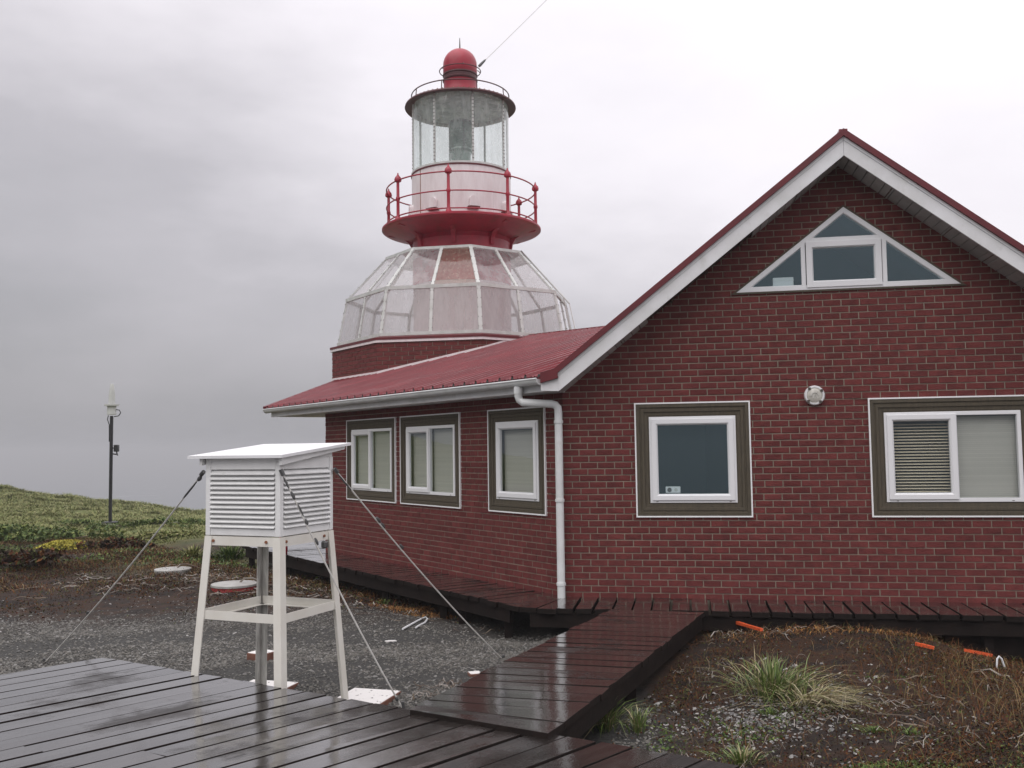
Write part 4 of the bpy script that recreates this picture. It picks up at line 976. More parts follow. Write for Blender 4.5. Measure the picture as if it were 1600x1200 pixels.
# aerial wire
aw = thing('aerial_wire', 'thin aerial wire running from the red dome up to the right', 'wire', TC, -PHI)
p0 = Vector(tl(at_y(748.5, 103.5, 22.75))); p1 = Vector(tl(at_y(1180, -335, 27)))
MB().tube([p0.lerp(p1, t_)-Vector((0, 0, .35*4*t_*(1-t_)*.25)) for t_ in [i/24 for i in range(25)]], .0075, 6).build('wire', M['steel'], aw)
q = p0.lerp(p1, .016); MB().tube([p0, p0.lerp(p1, .004), q, p0.lerp(p1, .02)], [.03, .035, .026, .012], 8).build('insulator', M['darksteel'], aw)
# ------------------------------------------------------------------ helpers for the ground
def ground_at(px, py):
    d = ray(px, py); prev = None
    for i in range(2600):
        y = 3+i*.025; P = Vector((0, 0, EYE))+d*(y/d.y); h = float(height(P.x, P.y))
        if P.z <= h: return Vector((P.x, P.y, h))
    return Vector((P.x, P.y, h))
# ------------------------------------------------------------------ instrument shelter
S0 = Vector((-1.718, 7.10, 0)); SW = .69; SRZ = R_(66.8)
sh = thing('instrument_shelter', 'white louvred weather instrument shelter on four splayed iron legs beside the deck', 'weather station', S0, SRZ)
def sl2w(x, y, z): return S0+Vector((x*math.cos(SRZ)-y*math.sin(SRZ), x*math.sin(SRZ)+y*math.cos(SRZ), z))
ZBX, ZTX, ZG = 1.12, 1.70, -.25
def off(z): return .0865*(ZBX-z)/(ZBX-ZG)
corners = [(0, 0, 1, 1), (SW, 0, -1, 1), (SW, SW, -1, -1), (0, SW, 1, -1)]
for ci, (cx, cy_, sx, sy) in enumerate(corners):
    mb = MB(); vs = []
    for z in (ZG-.0, ZBX-.005):
        o = off(z)+.002; x, y = cx-sx*o, cy_-sy*o; a, t_ = .066, .008
        vs += [(x, y, z), (x+sx*a, y, z), (x+sx*a, y+sy*t_, z), (x+sx*t_, y+sy*t_, z), (x+sx*t_, y+sy*a, z), (x, y+sy*a, z)]
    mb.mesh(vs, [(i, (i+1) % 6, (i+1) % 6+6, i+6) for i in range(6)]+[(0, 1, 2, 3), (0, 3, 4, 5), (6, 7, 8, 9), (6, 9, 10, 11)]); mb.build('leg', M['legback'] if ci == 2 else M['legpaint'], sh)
for z0, z1, nm in ((ZBX-.075, ZBX-.006, 'top_rail'), (.495, .56, 'brace')):
    o = off((z0+z1)/2)
    for i in range(4):
        a, b_ = corners[i], corners[(i+1) % 4]; p_ = Vector((a[0]-a[2]*(o-.012), a[1]-a[3]*(o-.012), (z0+z1)/2)); q = Vector((b_[0]-b_[2]*(o-.012), b_[1]-b_[3]*(o-.012), (z0+z1)/2))
        ax = (q-p_).normalized(); MB().bar(p_+ax*.012, q-ax*.012, .008, z1-z0).build(nm, M['legpaint'], sh)
        if nm == 'brace': MB().bar(p_+ax*.012+Vector((0, 0, -.03))+ax.cross(Vector((0, 0, -1)))*.026, q-ax*.012+Vector((0, 0, -.03))+ax.cross(Vector((0, 0, -1)))*.026, .05, .006).build('brace_flange', M['legpaint'], sh)
        else:
            for q_ in (.10, .83):
                pp = p_.lerp(q, q_)-ax.cross(Vector((0, 0, -1)))*.006; MB().tube([pp, pp-ax.cross(Vector((0, 0, -1)))*.010], .011, 8).build('bolt', M['rust'], sh)
# box
mb = MB(); pw = .045
for cx, cy_, sx, sy in corners: MB().box(min(cx, cx+sx*pw), max(cx, cx+sx*pw), min(cy_, cy_+sy*pw), max(cy_, cy_+sy*pw), ZBX, ZTX, .003).build('corner_post', M['louvre'], sh)
sides = [lambda u_, w_, z: (u_, w_, z), lambda u_, w_, z: (SW-w_, u_, z), lambda u_, w_, z: (SW-u_, SW-w_, z), lambda u_, w_, z: (w_, SW-u_, z)]
slat_me = None
for fi, T in enumerate(sides):
    MB(T).box(pw+.001, SW-pw-.001, .004, .036, ZBX+.001, ZBX+.055, .003).build('bottom_rail', M['louvre'], sh)
    MB(T).box(pw+.001, SW-pw-.001, .004, .036, ZTX-.085, ZTX-.001, .003).build('head_rail', M['louvre'], sh)
    nsl = 12; z0 = ZBX+.060; z1 = ZTX-.090; sp = (z1-z0)/nsl
    for k in range(nsl):
        z = z0+sp*k; mb = MB(T); a = .042
        mb.mesh([(pw+.002, -.010, z), (SW-pw-.002, -.010, z), (SW-pw-.002, a-.010, z+sp*.80), (pw+.002, a-.010, z+sp*.80), (pw+.002, -.010, z+.008), (SW-pw-.002, -.010, z+.008), (SW-pw-.002, a-.010, z+sp*.80+.008), (pw+.002, a-.010, z+sp*.80+.008)],
                [(0, 1, 2, 3), (7, 6, 5, 4), (0, 4, 5, 1), (1, 5, 6, 2), (2, 6, 7, 3), (3, 7, 4, 0)]); mb.build('louvre_slat', M['louvre'], sh)
MB().box(.05, SW-.05, .05, SW-.05, ZBX+.005, ZBX+.02).build('floor', M['louvre'], sh)
MB().box(.06, .062, .06, SW-.06, ZBX+.02, ZTX).build('inner_panel', M['louvre'], sh); MB().box(.064, SW-.06, .06, .062, ZBX+.02, ZTX).build('inner_panel', M['louvre'], sh)
RX0, RX1, RY0, RY1 = -.062, SW+.175, -.06, SW+.124; RZ0, RZ1 = 1.722, 1.812
def zroof(x): return RZ0+(RZ1-RZ0)*(x-RX0)/(RX1-RX0)
mb = MB(); t_ = .022
vs = [(x, y, zroof(x)-d) for d in (0, t_) for x, y in ((RX0, RY0), (RX1, RY0), (RX1, RY1), (RX0, RY1))]
mb.mesh(vs, [(0, 1, 2, 3), (7, 6, 5, 4), (0, 4, 5, 1), (1, 5, 6, 2), (2, 6, 7, 3), (3, 7, 4, 0)]); mb.build('roof', M['white'], sh)
for y in (-.034, SW+.012):
    mb = MB(); vs = []
    for x in (-.03, SW+.12): vs += [(x, y, zroof(x)-.0225), (x, y+.022, zroof(x)-.0225), (x, y+.022, zroof(x)-.078+(.03 if x > .5 else 0)), (x, y, zroof(x)-.078+(.03 if x > .5 else 0))]
    mb.mesh(vs, [(0, 1, 2, 3), (7, 6, 5, 4), (0, 4, 5, 1), (1, 5, 6, 2), (2, 6, 7, 3), (3, 7, 4, 0)]); mb.build('roof_bearer', M['louvre'], sh)
mb = MB(sides[0]); mb.mesh([(.0, .008, ZTX+.001), (SW, .008, ZTX+.001), (SW, .008, zroof(SW)-.05), (0, .008, zroof(0)-.026)], [(0, 1, 2, 3)]); mb.build('gable_board', M['louvre'], sh, fix=False)
MB().box(SW+.002, SW+.03, .0, .018, 1.52, 1.585).build('hinge_block', M['terra'], sh)
MB().box(SW-.16, SW-.11, -.035, .01, .985, 1.04, .01).build('hanging_clip', M['darksteel'], sh)
# guy cables
def cable(label, top, end, links):
    c_ = thing('guy_cable', label, 'cable', end, 0, 'guy cables of the instrument shelter'); a = Vector(top)-end; b_ = Vector((0, 0, -.03))
    pts = [a.lerp(b_, i/14)-Vector((0, 0, .05*4*(i/14)*(1-i/14))) for i in range(15)]
    MB().tube(pts, .0065, 6).build('wire', M['steel'], c_)
    d = (b_-a).normalized(); cum = .02
    MB().tube([a-d*.0, a+d*.05], .016, 8).build('shackle', M['darksteel'], c_)
    for q, ln_, r in links:
        MB().tube([a+d*q-Vector((0, 0, .012)), a+d*(q+ln_*.3)-Vector((0, 0, .014)), a+d*(q+ln_*.7)-Vector((0, 0, .016)), a+d*(q+ln_)-Vector((0, 0, .018))], [r*.6, r, r, r*.6], 7).build('turnbuckle', M['darksteel'], c_)
    MB().tube([b_+Vector((0, 0, -.06)), b_+Vector((0, 0, .05))-d*.02], .014, 7).build('ground_peg', M['darksteel'], c_)
    return c_
e1 = at_z(631, 1104, -.20); e1 = Vector((e1.x, e1.y, -.20)); e2 = ground_at(788, 1029); e3 = ground_at(68, 1033)
cable('guy cable from the near corner of the white shelter down to the deck corner', sl2w(-.02, -.02, 1.615), e1, [(.05, .09, .009), (.17, .06, .012), (.27, .10, .009), (.40, .04, .013), (.56, .05, .012), (1.93, .03, .012)])
cable('guy cable from the right side of the shelter to the gravel beside the boardwalk', sl2w(SW-.02, -.025, 1.605), e2, [(.05, .20, .008), (.62, .06, .016), (.70, .05, .012), (1.0, .05, .012), (2.9, .05, .013)])
cable('guy cable stretching left from the shelter across the gravel to the ground', sl2w(.0, SW+.02, 1.60), e3, [(.05, .05, .016), (.13, .30, .008), (2.6, .05, .012)])
# paving tiles
def tile(px, py, s_, rz, label, z=None, h=.045):
    p_ = ground_at(px, py) if z is None else at_z(px, py, z)
    zz = p_.z if z is None else z-h
    t_ = thing('paving_tile', label, 'tile', (p_.x, p_.y, zz), rz, 'old tiles on the gravel'); MB().box(-s_/2, s_/2, -s_/2, s_/2, -.01, h-.004, .004).build('tile_body', M['terra'], t_)
    mb = MB(); mb.box(-s_/2+.006, s_/2-.006, -s_/2+.006, s_/2-.006, h-.0042, h+.001, .002); mb.build('glaze', M['tiletop'], t_); return t_
f2 = sl2w(SW+.09, -.09, 0); f3 = sl2w(SW+.09, SW+.09, 0)
for f_, lab in ((at_z(573, 1086.5, -.25), 'flaking white topped tile under the right leg of the shelter'), (at_z(410, 1073, -.25), 'white topped tile under the far leg of the shelter'),
                (sl2w(-.09, -.09, 0)+Vector((0, .02, 0)), None), (sl2w(-.09, SW+.09, 0), None)):
    if not lab: continue
    t_ = thing('paving_tile', lab, 'tile', (f_.x, f_.y, ZG-.045), SRZ+.12, 'old tiles on the gravel'); s_ = .43 if 'right' in lab else .45
    MB().box(-s_/2, s_/2, -s_/2, s_/2, -.02, .040, .004).build('tile_body', M['terra'], t_); MB().box(-s_/2+.006, s_/2-.006, -s_/2+.006, s_/2-.006, .0398, .045, .002).build('glaze', M['tiletop'], t_)
tile(409, 1030, .20, 1.05, 'small thick terracotta tile lying on the gravel behind the shelter legs', None, .07)
tile(742, 1056, .11, .3, 'broken pinkish tile piece at the left edge of the boardwalk', None, .03)

# ------------------------------------------------------------------ antenna mast
mp_ = ground_at(172, 823)
am = thing('antenna_mast', 'thin black pole with a pale cone shaped antenna on top, out on the moor', 'antenna', mp_)
PX = mp_.y/F_PX
def hpx(y): return (at_y(172, y, mp_.y).z-mp_.z)
MB().tube([(0, 0, -.2), (0, 0, hpx(650))], 2.6*PX, 10).build('pole', M['blackpole'], am)
MB().box(-9*PX, 9*PX, -9*PX, 9*PX, -.3, 8*PX, .02).build('base_block', M['blackpole'], am)
for x0, x1 in ((-20, -12), (-8, 20)): MB().box(x0*PX, x1*PX, -12*PX, -6*PX, -.2, .9*PX).build('concrete_slab', M['lid'], am)
z6 = hpx(648); z5 = hpx(632); zt_ = hpx(600)
MB().lathe([(0, z6), (7*PX, z6), (7.2*PX, z6+.03), (6.8*PX, z6+.05), (6.8*PX, z5-.05), (0, z5-.05)], 20).build('antenna_base', M['antenna'], am)
MB().lathe([(0, z5-.05), (11*PX, z5-.05), (11*PX, z5), (0, z5+.01)], 24).build('antenna_plate', M['antenna'], am)
MB().lathe([(5*PX, z5), (4.6*PX, z5+.3), (2.9*PX, zt_-.05), (2.2*PX, zt_), (0, zt_+.01)], 20).build('antenna_cone', M['antenna'], am)
MB().tube([(6*PX, 0, hpx(640)), (12*PX, 0, hpx(641)), (14*PX, 0, hpx(645)), (11*PX, 0, hpx(650)), (4*PX, 0, hpx(651))], .8*PX, 6).build('cable_loop', M['blackpole'], am)
MB().tube([(-5*PX, 0, hpx(649)), (-6.5*PX, 0, hpx(655)), (-3.5*PX, 0, hpx(664)), (-3.2*PX, 0, hpx(690))], .7*PX, 6).build('cable_loop', M['blackpole'], am)
MB().box(5*PX, 11.5*PX, -4*PX, 4*PX, hpx(706), hpx(695), .02).build('junction_box', M['blackpole'], am)
mb = MB(); mb.bar((0, 0, hpx(699)), (6*PX, 0, hpx(701)), 1.5*PX, 1.5*PX); mb.bar((0, 0, hpx(709)), (8*PX, 0, hpx(710)), 2*PX, 2*PX); mb.bar((8*PX, 0, hpx(704)), (10*PX, 0, hpx(712)), 1.6*PX, 1.6*PX); mb.build('box_bracket', M['blackpole'], am)

# ------------------------------------------------------------------ round tank lids, red canister, sticks
for (px, py, wpx, red, lab) in ((270, 893, 55, False, 'farther round pale tank lid lying flat among dead twigs'), (366, 920, 70, True, 'nearer round pale lid with a red rim, seen between the shelter legs')):
    p_ = ground_at(px, py); r = wpx/2*p_.y/F_PX
    t_ = thing('tank_lid', lab, 'lid', (p_.x, p_.y, p_.z-.005), .3, 'round tank lids'); hgt = .085 if red else .055
    MB().lathe([(r*.97, -.1), (r*.97, hgt-.035), (0, hgt-.035)], 40).build('rim', M['lidrim'] if red else M['lid'], t_)
    MB().lathe([(r, hgt-.034), (r, hgt-.006), (r*.98, hgt), (r*.3, hgt+.012), (0, hgt+.014)], 40).build('cover', M['lid'], t_)
    MB().tube([(r*.25, -r*.1, hgt+.01), (r*.4, 0, hgt+.06), (r*.8, .05, hgt+.05), (r*1.8, .1, -.02)], .014, 6).build('handle_rope', M['dead'], t_)
rp = P_(7.0, OW-.1); rc = thing('canister', 'small red canister with a dark head standing at the far corner of the walkway', 'canister', rp)
MB().lathe([(0, 0), (.075, 0), (.08, .02), (.08, .22), (.06, .28), (.03, .30)], 20).build('body', M['domered'], rc); MB().lathe([(.03, .30), (.035, .31), (.035, .37), (.0, .39)], 14).build('head', M['darksteel'], rc)
def stick(name, lab, cat, px0, py0, px1, py1, mt_, wd, th, group=None, lift=.015):
    a, b_ = ground_at(px0, py0), ground_at(px1, py1); c_ = (a+b_)/2; d = b_-a
    mb = MB(); k = 6; r_ = random.Random(px0)
    for i in range(k):
        t0, t1 = i/k, (i+1)/k; p_, q = -d/2+d*t0, -d/2+d*t1
        mb.bar(p_, q, wd*(1-.25*r_.random()), th*(1-.2*r_.random()), ext=.004)
    o = mb.build(name, mt_); o.location = c_+Vector((0, 0, lift)); return tag(o, lab, cat, group)
stick('orange_lath', 'long bright orange lath lying by the top of the boardwalk', 'stick', 1115, 967, 1190, 990, M['orange'], .035, .03, 'orange laths', .035)
stick('orange_lath', 'short orange scrap half buried in the brown bank', 'stick', 1431, 1011, 1459, 1017, M['orange'], .03, .03, 'orange laths', .025)
stick('orange_lath', 'orange scrap in the hollow below the walkway beside a white loop', 'stick', 1509, 1022, 1548, 1029, M['orange'], .035, .03, 'orange laths', .03)
def loop(lab, pts, r, mt_, cat='wire', name='wire_loop', lift=.02):
    P = [ground_at(*p_[:2])+Vector((0, 0, p_[2] if len(p_) > 2 else lift)) for p_ in pts]; c_ = sum(P, Vector())/len(P); o = MB().tube([p_-c_ for p_ in P], r, 7).build(name, mt_); o.location = c_; return tag(o, lab, cat)
loop('bent pale metal rod folded back on itself on the gravel under the side walkway', [(629, 986), (645, 977), (658, 970), (665, 967), (668, 970), (664, 976), (655, 980), (650, 984)], .011, M['wire_white'])
wp = ground_at(1563, 1046); o = MB().tube([(-.03, 0, 0), (-.022, 0, .085), (-.006, .0, .105), (.014, 0, .085), (.045, 0, -.01)], .008, 7).build('wire_loop', M['wire_white']); o.location = wp; tag(o, 'upright white loop of bent rod in the hollow under the walkway', 'wire')
stick('wood_chip', 'flat pale chip of wood on the gravel left of the boardwalk', 'wood', 603, 1004, 618, 1003, M['tiletop'], .05, .012, None, .012)
# ------------------------------------------------------------------ plants, stones, twigs
def free(x, y):
    """true where the ground is open: not under deck, walks or house"""
    n_ = np.array([-ed.y, ed.x]);  n_ = n_ if n_@np.array([pd.x, pd.y]) > 0 else -n_
    a = (x-EA.x)*n_[0]+(y-EA.y)*n_[1]; al = (x-EA.x)*ed.x+(y-EA.y)*ed.y
    f_ = (a > .03) | (al < -.05-0*a)
    dL = (Lf-Ln); dR = (Rf-Rn)
    cl = dL.x*(y-Ln.y)-dL.y*(x-Ln.x); cr = dR.x*(y-Rn.y)-dR.y*(x-Rn.x)
    f_ &= ~((cl < .02) & (cr > -.02))
    u_ = (x-KX)*ET.x+(y-KY)*ET.y; v_ = -((x-KX)*EN.x+(y-KY)*EN.y)
    f_ &= ~((v_ > -.55) & (u_+v_ > -.80*1.414+.3))
    return f_
def sample(n_, x0, x1, y0, y1, wfun, seed=0):
    r = np.random.default_rng(seed); X_ = []; Y_ = []; tot = 0
    for _ in range(60):
        x = r.uniform(x0, x1, n_); y = y0+(y1-y0)*r.uniform(0, 1, n_)**1.25
        # only within what a viewer near here can see
        k = free(x, y) & (r.uniform(0, 1, n_) < wfun(x, y)) & (x > -.62*y-1.5) & (x < .62*y+1.5)
        X_.append(x[k]); Y_.append(y[k]); tot += k.sum()
        if tot >= n_: break
    x = np.concatenate(X_)[:n_]; y = np.concatenate(Y_)[:n_]; return x, y, height(x, y)
def blades(x, y, z, h, wd, lean, az=None, seed=0, droop=1.0):
    r = np.random.default_rng(seed); n_ = len(x); az = r.uniform(0, 6.283, n_) if az is None else az
    dx, dy = np.cos(az), np.sin(az); tw = az+np.pi/2+r.uniform(-.8, .8, n_); wx, wy = np.cos(tw), np.sin(tw)
    V = np.zeros((n_, 7, 3)); lv = [(0, 0, .55), (.38, .20, 1.0), (.74, .62, .8), (1.0, 1.15, 0)]
    for i, (t_, o_, w_) in enumerate(lv):
        cx = x+dx*lean*h*o_*droop; cy2 = y+dy*lean*h*o_*droop; cz = z+h*(t_-lean*.32*o_*t_)
        if i < 3:
            for s_ in (0, 1): V[:, i*2+s_] = np.stack([cx+wx*wd*w_*(s_-.5), cy2+wy*wd*w_*(s_-.5), cz], 1)
        else: V[:, 6] = np.stack([cx, cy2, cz], 1)
    b0 = np.arange(n_)[:, None]*7
    T = np.array([[0, 1, 3], [0, 3, 2], [2, 3, 5], [2, 5, 4], [4, 5, 6]]); Fa = (b0[:, :, None]+T[None]).reshape(-1, 3)
    return V.reshape(-1, 3), Fa
def leaves(x, y, z, s_, seed=0, flat=.5):
    r = np.random.default_rng(seed); n_ = len(x); a = r.normal(size=(n_, 3)); a[:, 2] *= flat; a /= np.linalg.norm(a, axis=1)[:, None]
    up = r.normal(size=(n_, 3))+np.array([0, 0, 1.5]); b_ = np.cross(a, up); b_ /= np.linalg.norm(b_, axis=1)[:, None]+1e-9
    P = np.stack([x, y, z], 1); s2 = np.asarray(s_)[:, None]; V = np.stack([P-a*s2, P+b_*s2*.5, P+a*s2, P-b_*s2*.5], 1)
    return V.reshape(-1, 3), np.arange(n_*4).reshape(-1, 4)
def stones(x, y, z, s_, seed=0):
    r = np.random.default_rng(seed); n_ = len(x); base = np.array([[1, 0, 0], [0, 1, 0], [-1, 0, 0], [0, -1, 0], [.1, .1, .6], [0, 0, -.5], ])
    ring = np.array([[math.cos(t_), math.sin(t_), 0] for t_ in np.arange(5)*2*np.pi/5]); top = np.array([[math.cos(t_)*.55, math.sin(t_)*.55, .55] for t_ in np.arange(5)*2*np.pi/5+.4]); bt = np.array([[0, 0, -.4]])
    B = np.concatenate([ring, top, bt]); V = B[None]*(1+r.uniform(-.28, .28, (n_, 11, 1))); sc3 = np.stack([r.uniform(.8, 1.5, n_), r.uniform(.7, 1.1, n_), r.uniform(.5, 1.0, n_)], 1); V = V*sc3[:, None, :]
    a = r.uniform(0, 6.28, n_); ca, sa = np.cos(a)[:, None], np.sin(a)[:, None]; t_ = r.uniform(-.5, .5, n_)[:, None]
    X_ = V[..., 0]*ca-V[..., 1]*sa; Y_ = V[..., 0]*sa+V[..., 1]*ca; Z_ = V[..., 2]+X_*t_
    P = np.stack([x, y, z], 1)[:, None]; V = np.stack([X_, Y_, Z_], -1)*np.asarray(s_)[:, None, None]+P
    T = [[10, (i+1) % 5, i] for i in range(5)]
    for i in range(5): j = (i+1) % 5; T += [[i, j, 5+j], [i, 5+j, 5+i]]
    T += [[5, 6, 7], [5, 7, 8], [5, 8, 9]]; T = T[5:]
    Fa = (np.arange(n_)[:, None, None]*11+np.array(T)[None]).reshape(-1, 3); return V.reshape(-1, 3), Fa
one = lambda x, y: np.ones_like(x)
# gravel
x, y, z = sample(72000, -9, 1.0, 5.2, 13.2, lambda x, y: zone_gravel(x, y)*np.clip(1.5-(y-5.5)/9, .3, 1)*(.15+.85*sstep(-.6, .4, wob(x, y, 2.7, 77)+.35*wob(x, y, .8, 78))), 11)
s_ = np.random.default_rng(1).gamma(4, .0018, len(x))+.003
V, Fa = stones(x, y, z+s_*.15, s_, 2); npmesh('gravel', V, Fa, M['stone'], kind='stuff')
x, y, z = sample(1500, .9, 3.2, 5.4, 8.2, lambda x, y: gau(x, y, 1.75, 7.0, .45, .45)+.03, 13)
x2, y2, z2 = sample(1300, -7, 6, 5, 15, lambda x, y: one(x, y)*.3, 14)
x = np.concatenate([x, x2]); y = np.concatenate([y, y2]); z = np.concatenate([z, z2]); s_ = np.random.default_rng(3).gamma(4, .0018, len(x))+.003
V, Fa = stones(x, y, z+s_*.2, s_, 4); npmesh('pale_pebbles', V, Fa, M['pebble'], kind='stuff')
# brown creeping cover: right of the boardwalk and the brown belt beyond the gravel
def w_brown(x, y): return np.clip((1-zone_gravel(x, y))*(.25+.9*sstep(-.4, .5, wob(x, y, 2.3, 41)))*np.clip(1-zone_green(x, y)*.8, 0, 1), 0, 1)
x, y, z = sample(75000, .6, 7, 4.4, 11.2, lambda x, y: np.maximum(w_brown(x, y), .5*gau(x, y, 1.3, 7.6, .8, 1.6))*(.35*gau(x, y, 1.3, 7.6, .8, 1.6)+.3+.7*sstep(7.2, 5.2, y)+.4*sstep(2.6, 4.2, x)), 21)
V, Fa = leaves(x, y, z+np.random.default_rng(5).uniform(0, .03, len(x)), np.random.default_rng(6).uniform(.004, .014, len(x)), 7, .7); npmesh('creeping_cover', V, Fa, M['leafbrown'], kind='stuff')
x, y, z = sample(95000, -17, 1, 10.5, 27, lambda x, y: w_brown(x, y)*sstep(11.5, 15.5, y+1.1*wob(x, y, 1.1, 83)), 22)
V, Fa = leaves(x, y, z+np.random.default_rng(8).uniform(0, .07, len(x)), np.random.default_rng(9).uniform(.006, .020, len(x)), 10, .9); npmesh('heath_cover', V, Fa, M['leafbrown'], kind='stuff')
x, y, z = sample(9000, .7, 7, 4.4, 8.6, lambda x, y: np.clip((1-zone_gravel(x, y))*sstep(.15, .8, wob(x, y, 3.1, 55))*sstep(8.0, 5.6, y), 0, 1), 23)
V, Fa = leaves(x, y, z+.012, np.random.default_rng(12).uniform(.007, .018, len(x)), 13, .6); npmesh('green_cover', V, Fa, M['leafgreen'], kind='stuff')
x, y, z = sample(5000, -18, 0, 14, 28, lambda x, y: np.clip(sstep(.0, .7, wob(x, y, .95, 57))*sstep(14, 17, y), 0, 1), 29)
V, Fa = leaves(x, y, z+np.random.default_rng(8).uniform(0, .10, len(x)), np.random.default_rng(9).uniform(.012, .04, len(x)), 10, .9); npmesh('moor_greens', V, Fa, M['leafgreen'], kind='stuff')
# wiry straw and reddish stems
x, y, z = sample(17000, .7, 7, 4.3, 10.8, lambda x, y: np.clip((1-zone_gravel(x, y))*(.16+sstep(2.4, 4.0, x)*sstep(9.6, 7.6, y)*(.35+.65*sstep(-.5, .5, wob(x, y, 2.6, 61)))), 0, 1), 24)
r = np.random.default_rng(15); V, Fa = blades(x, y, z, r.uniform(.02, .13, len(x))*(1+1.2*sstep(2.6, 3.8, x)*sstep(8.2, 6.8, y)), r.uniform(.0018, .0038, len(x)), r.uniform(.3, 1.6, len(x)), seed=16); npmesh('dry_stems', V, Fa, M['straw'], kind='stuff')
x, y, z = sample(20000, -19, 1, 11, 29, lambda x, y: np.clip(sstep(13.2, 17, y+wob(x, y, 1.2, 64))*sstep(-.5, .6, wob(x, y, 1.4, 62))*(1-.7*zone_green(x, y)), 0, 1), 25)
V, Fa = blades(x, y, z, r.uniform(.03, .13, len(x)), r.uniform(.005, .011, len(x)), r.uniform(.3, 1.4, len(x)), seed=17); npmesh('moor_stems', V, Fa, M['straw'], kind='stuff')
# rust coloured rims of dead moss against the walkways
pts = []
for (px, py, n_) in ((640, 955, 700), (690, 964, 500), (600, 928, 350), (540, 912, 350), (880, 968, 350), (850, 966, 300), (1250, 988, 300), (1400, 992, 300)):
    g = ground_at(px, py); rr = np.random.default_rng(px); pts.append(np.stack([g.x+rr.normal(0, .28, n_), g.y+rr.normal(0, .10, n_)], 1))
pts = np.concatenate(pts); k = free(pts[:, 0], pts[:, 1]); pts = pts[k]; V, Fa = blades(pts[:, 0], pts[:, 1], height(pts[:, 0], pts[:, 1]), r.uniform(.02, .07, len(pts)), r.uniform(.004, .008, len(pts)), r.uniform(.6, 1.8, len(pts)), seed=19)
npmesh('rusty_moss', V, Fa, mat('rusty_moss', (.22, .09, .02), .8, isl_col=((.24, .10, .02), (.16, .06, .015), (.30, .15, .04)), island=.3), kind='stuff')
# hill grass in tussocks
def w_hill(x, y): return np.clip(zone_green(x, y)*(.25+.9*sstep(-.5, .5, wob(x, y, 1.7, 71))), 0, 1)
rt = np.random.default_rng(90); tx = rt.uniform(-46, 4, 9000); ty = rt.uniform(24, 54, 9000); k = (tx > -.62*ty-1.5) & (tx < -.1*ty) & (rt.uniform(0, 1, 9000) < .4+.6*w_hill(tx, ty)); tx, ty = tx[k][:3000], ty[k][:3000]
nb_ = 70; x = np.repeat(tx, nb_)+rt.normal(0, .20, len(tx)*nb_); y = np.repeat(ty, nb_)+rt.normal(0, .20, len(tx)*nb_); z = height(x, y)
V, Fa = blades(x, y, z, r.uniform(.10, .26, len(x))*(.5+.5*sstep(24, 40, y)), r.uniform(.012, .030, len(x))*(.6+.4*sstep(24, 40, y)), r.uniform(.5, 1.5, len(x)), az=np.arctan2(y-np.repeat(ty, nb_), x-np.repeat(tx, nb_))+r.normal(0, .5, len(x)), seed=20); npmesh('hill_grass', V, Fa, M['hillgrass'], kind='stuff')
# dead roots and twigs, bleached
def twigs(name, spots, seed, mt_):
    rr = random.Random(seed); mb = MB()
    for px, py, n_, sp, ln_, th_ in spots:
        g = ground_at(px, py)
        for _ in range(n_):
            x_ = g.x+rr.gauss(0, sp); y_ = g.y+rr.gauss(0, sp*.45)
            if not bool(free(np.array([x_]), np.array([y_]))[0]): continue
            a = rr.uniform(0, 6.28); L_ = ln_*rr.uniform(.3, 1.15); p_ = []; cx, cy2 = x_, y_
            for i in range(5):
                p_.append((cx, cy2, float(height(cx, cy2))+.008+rr.uniform(0, .05)*(1 if i in (1, 2, 3) else .3))); a += rr.uniform(-.8, .8); cx += math.cos(a)*L_/4; cy2 += math.sin(a)*L_/4
            t_ = th_*rr.uniform(.5, 1.3); mb.tube(p_, [t_, t_*.9, t_*.75, t_*.55, t_*.25], 5)
    return mb.build(name, mt_, kind='stuff', fix=False)
twigs('dead_twigs', [(385, 893, 60, .55, .5, .012), (345, 900, 40, .7, .45, .011), (300, 905, 60, .9, .45, .010), (470, 930, 50, .6, .45, .010), (520, 905, 40, .6, .4, .010), (440, 915, 40, .5, .4, .010), (250, 920, 40, 1.0, .4, .009), (570, 950, 20, .6, .3, .008), (860, 965, 10, .3, .3, .007), (760, 985, 22, .7, .25, .006),
                     (1230, 985, 20, .5, .22, .005), (1400, 985, 40, .25, .22, .004), (1170, 990, 8, .3, .3, .005), (1300, 1112, 40, .35, .24, .003), (1450, 1110, 26, .6, .26, .0035), (1150, 1165, 10, .25, .24, .004), (1500, 1140, 5, .4, .6, .007), (700, 1075, 20, .12, .2, .005), (660, 1090, 14, .08, .2, .005), (1560, 1060, 5, .3, .4, .007), (1350, 1060, 40, .7, .14, .0026), (1120, 1050, 50, .35, .12, .0026), (1250, 1170, 26, .6, .14, .0024), (1480, 1170, 18, .5, .18, .0028)], 5, M['dead'])
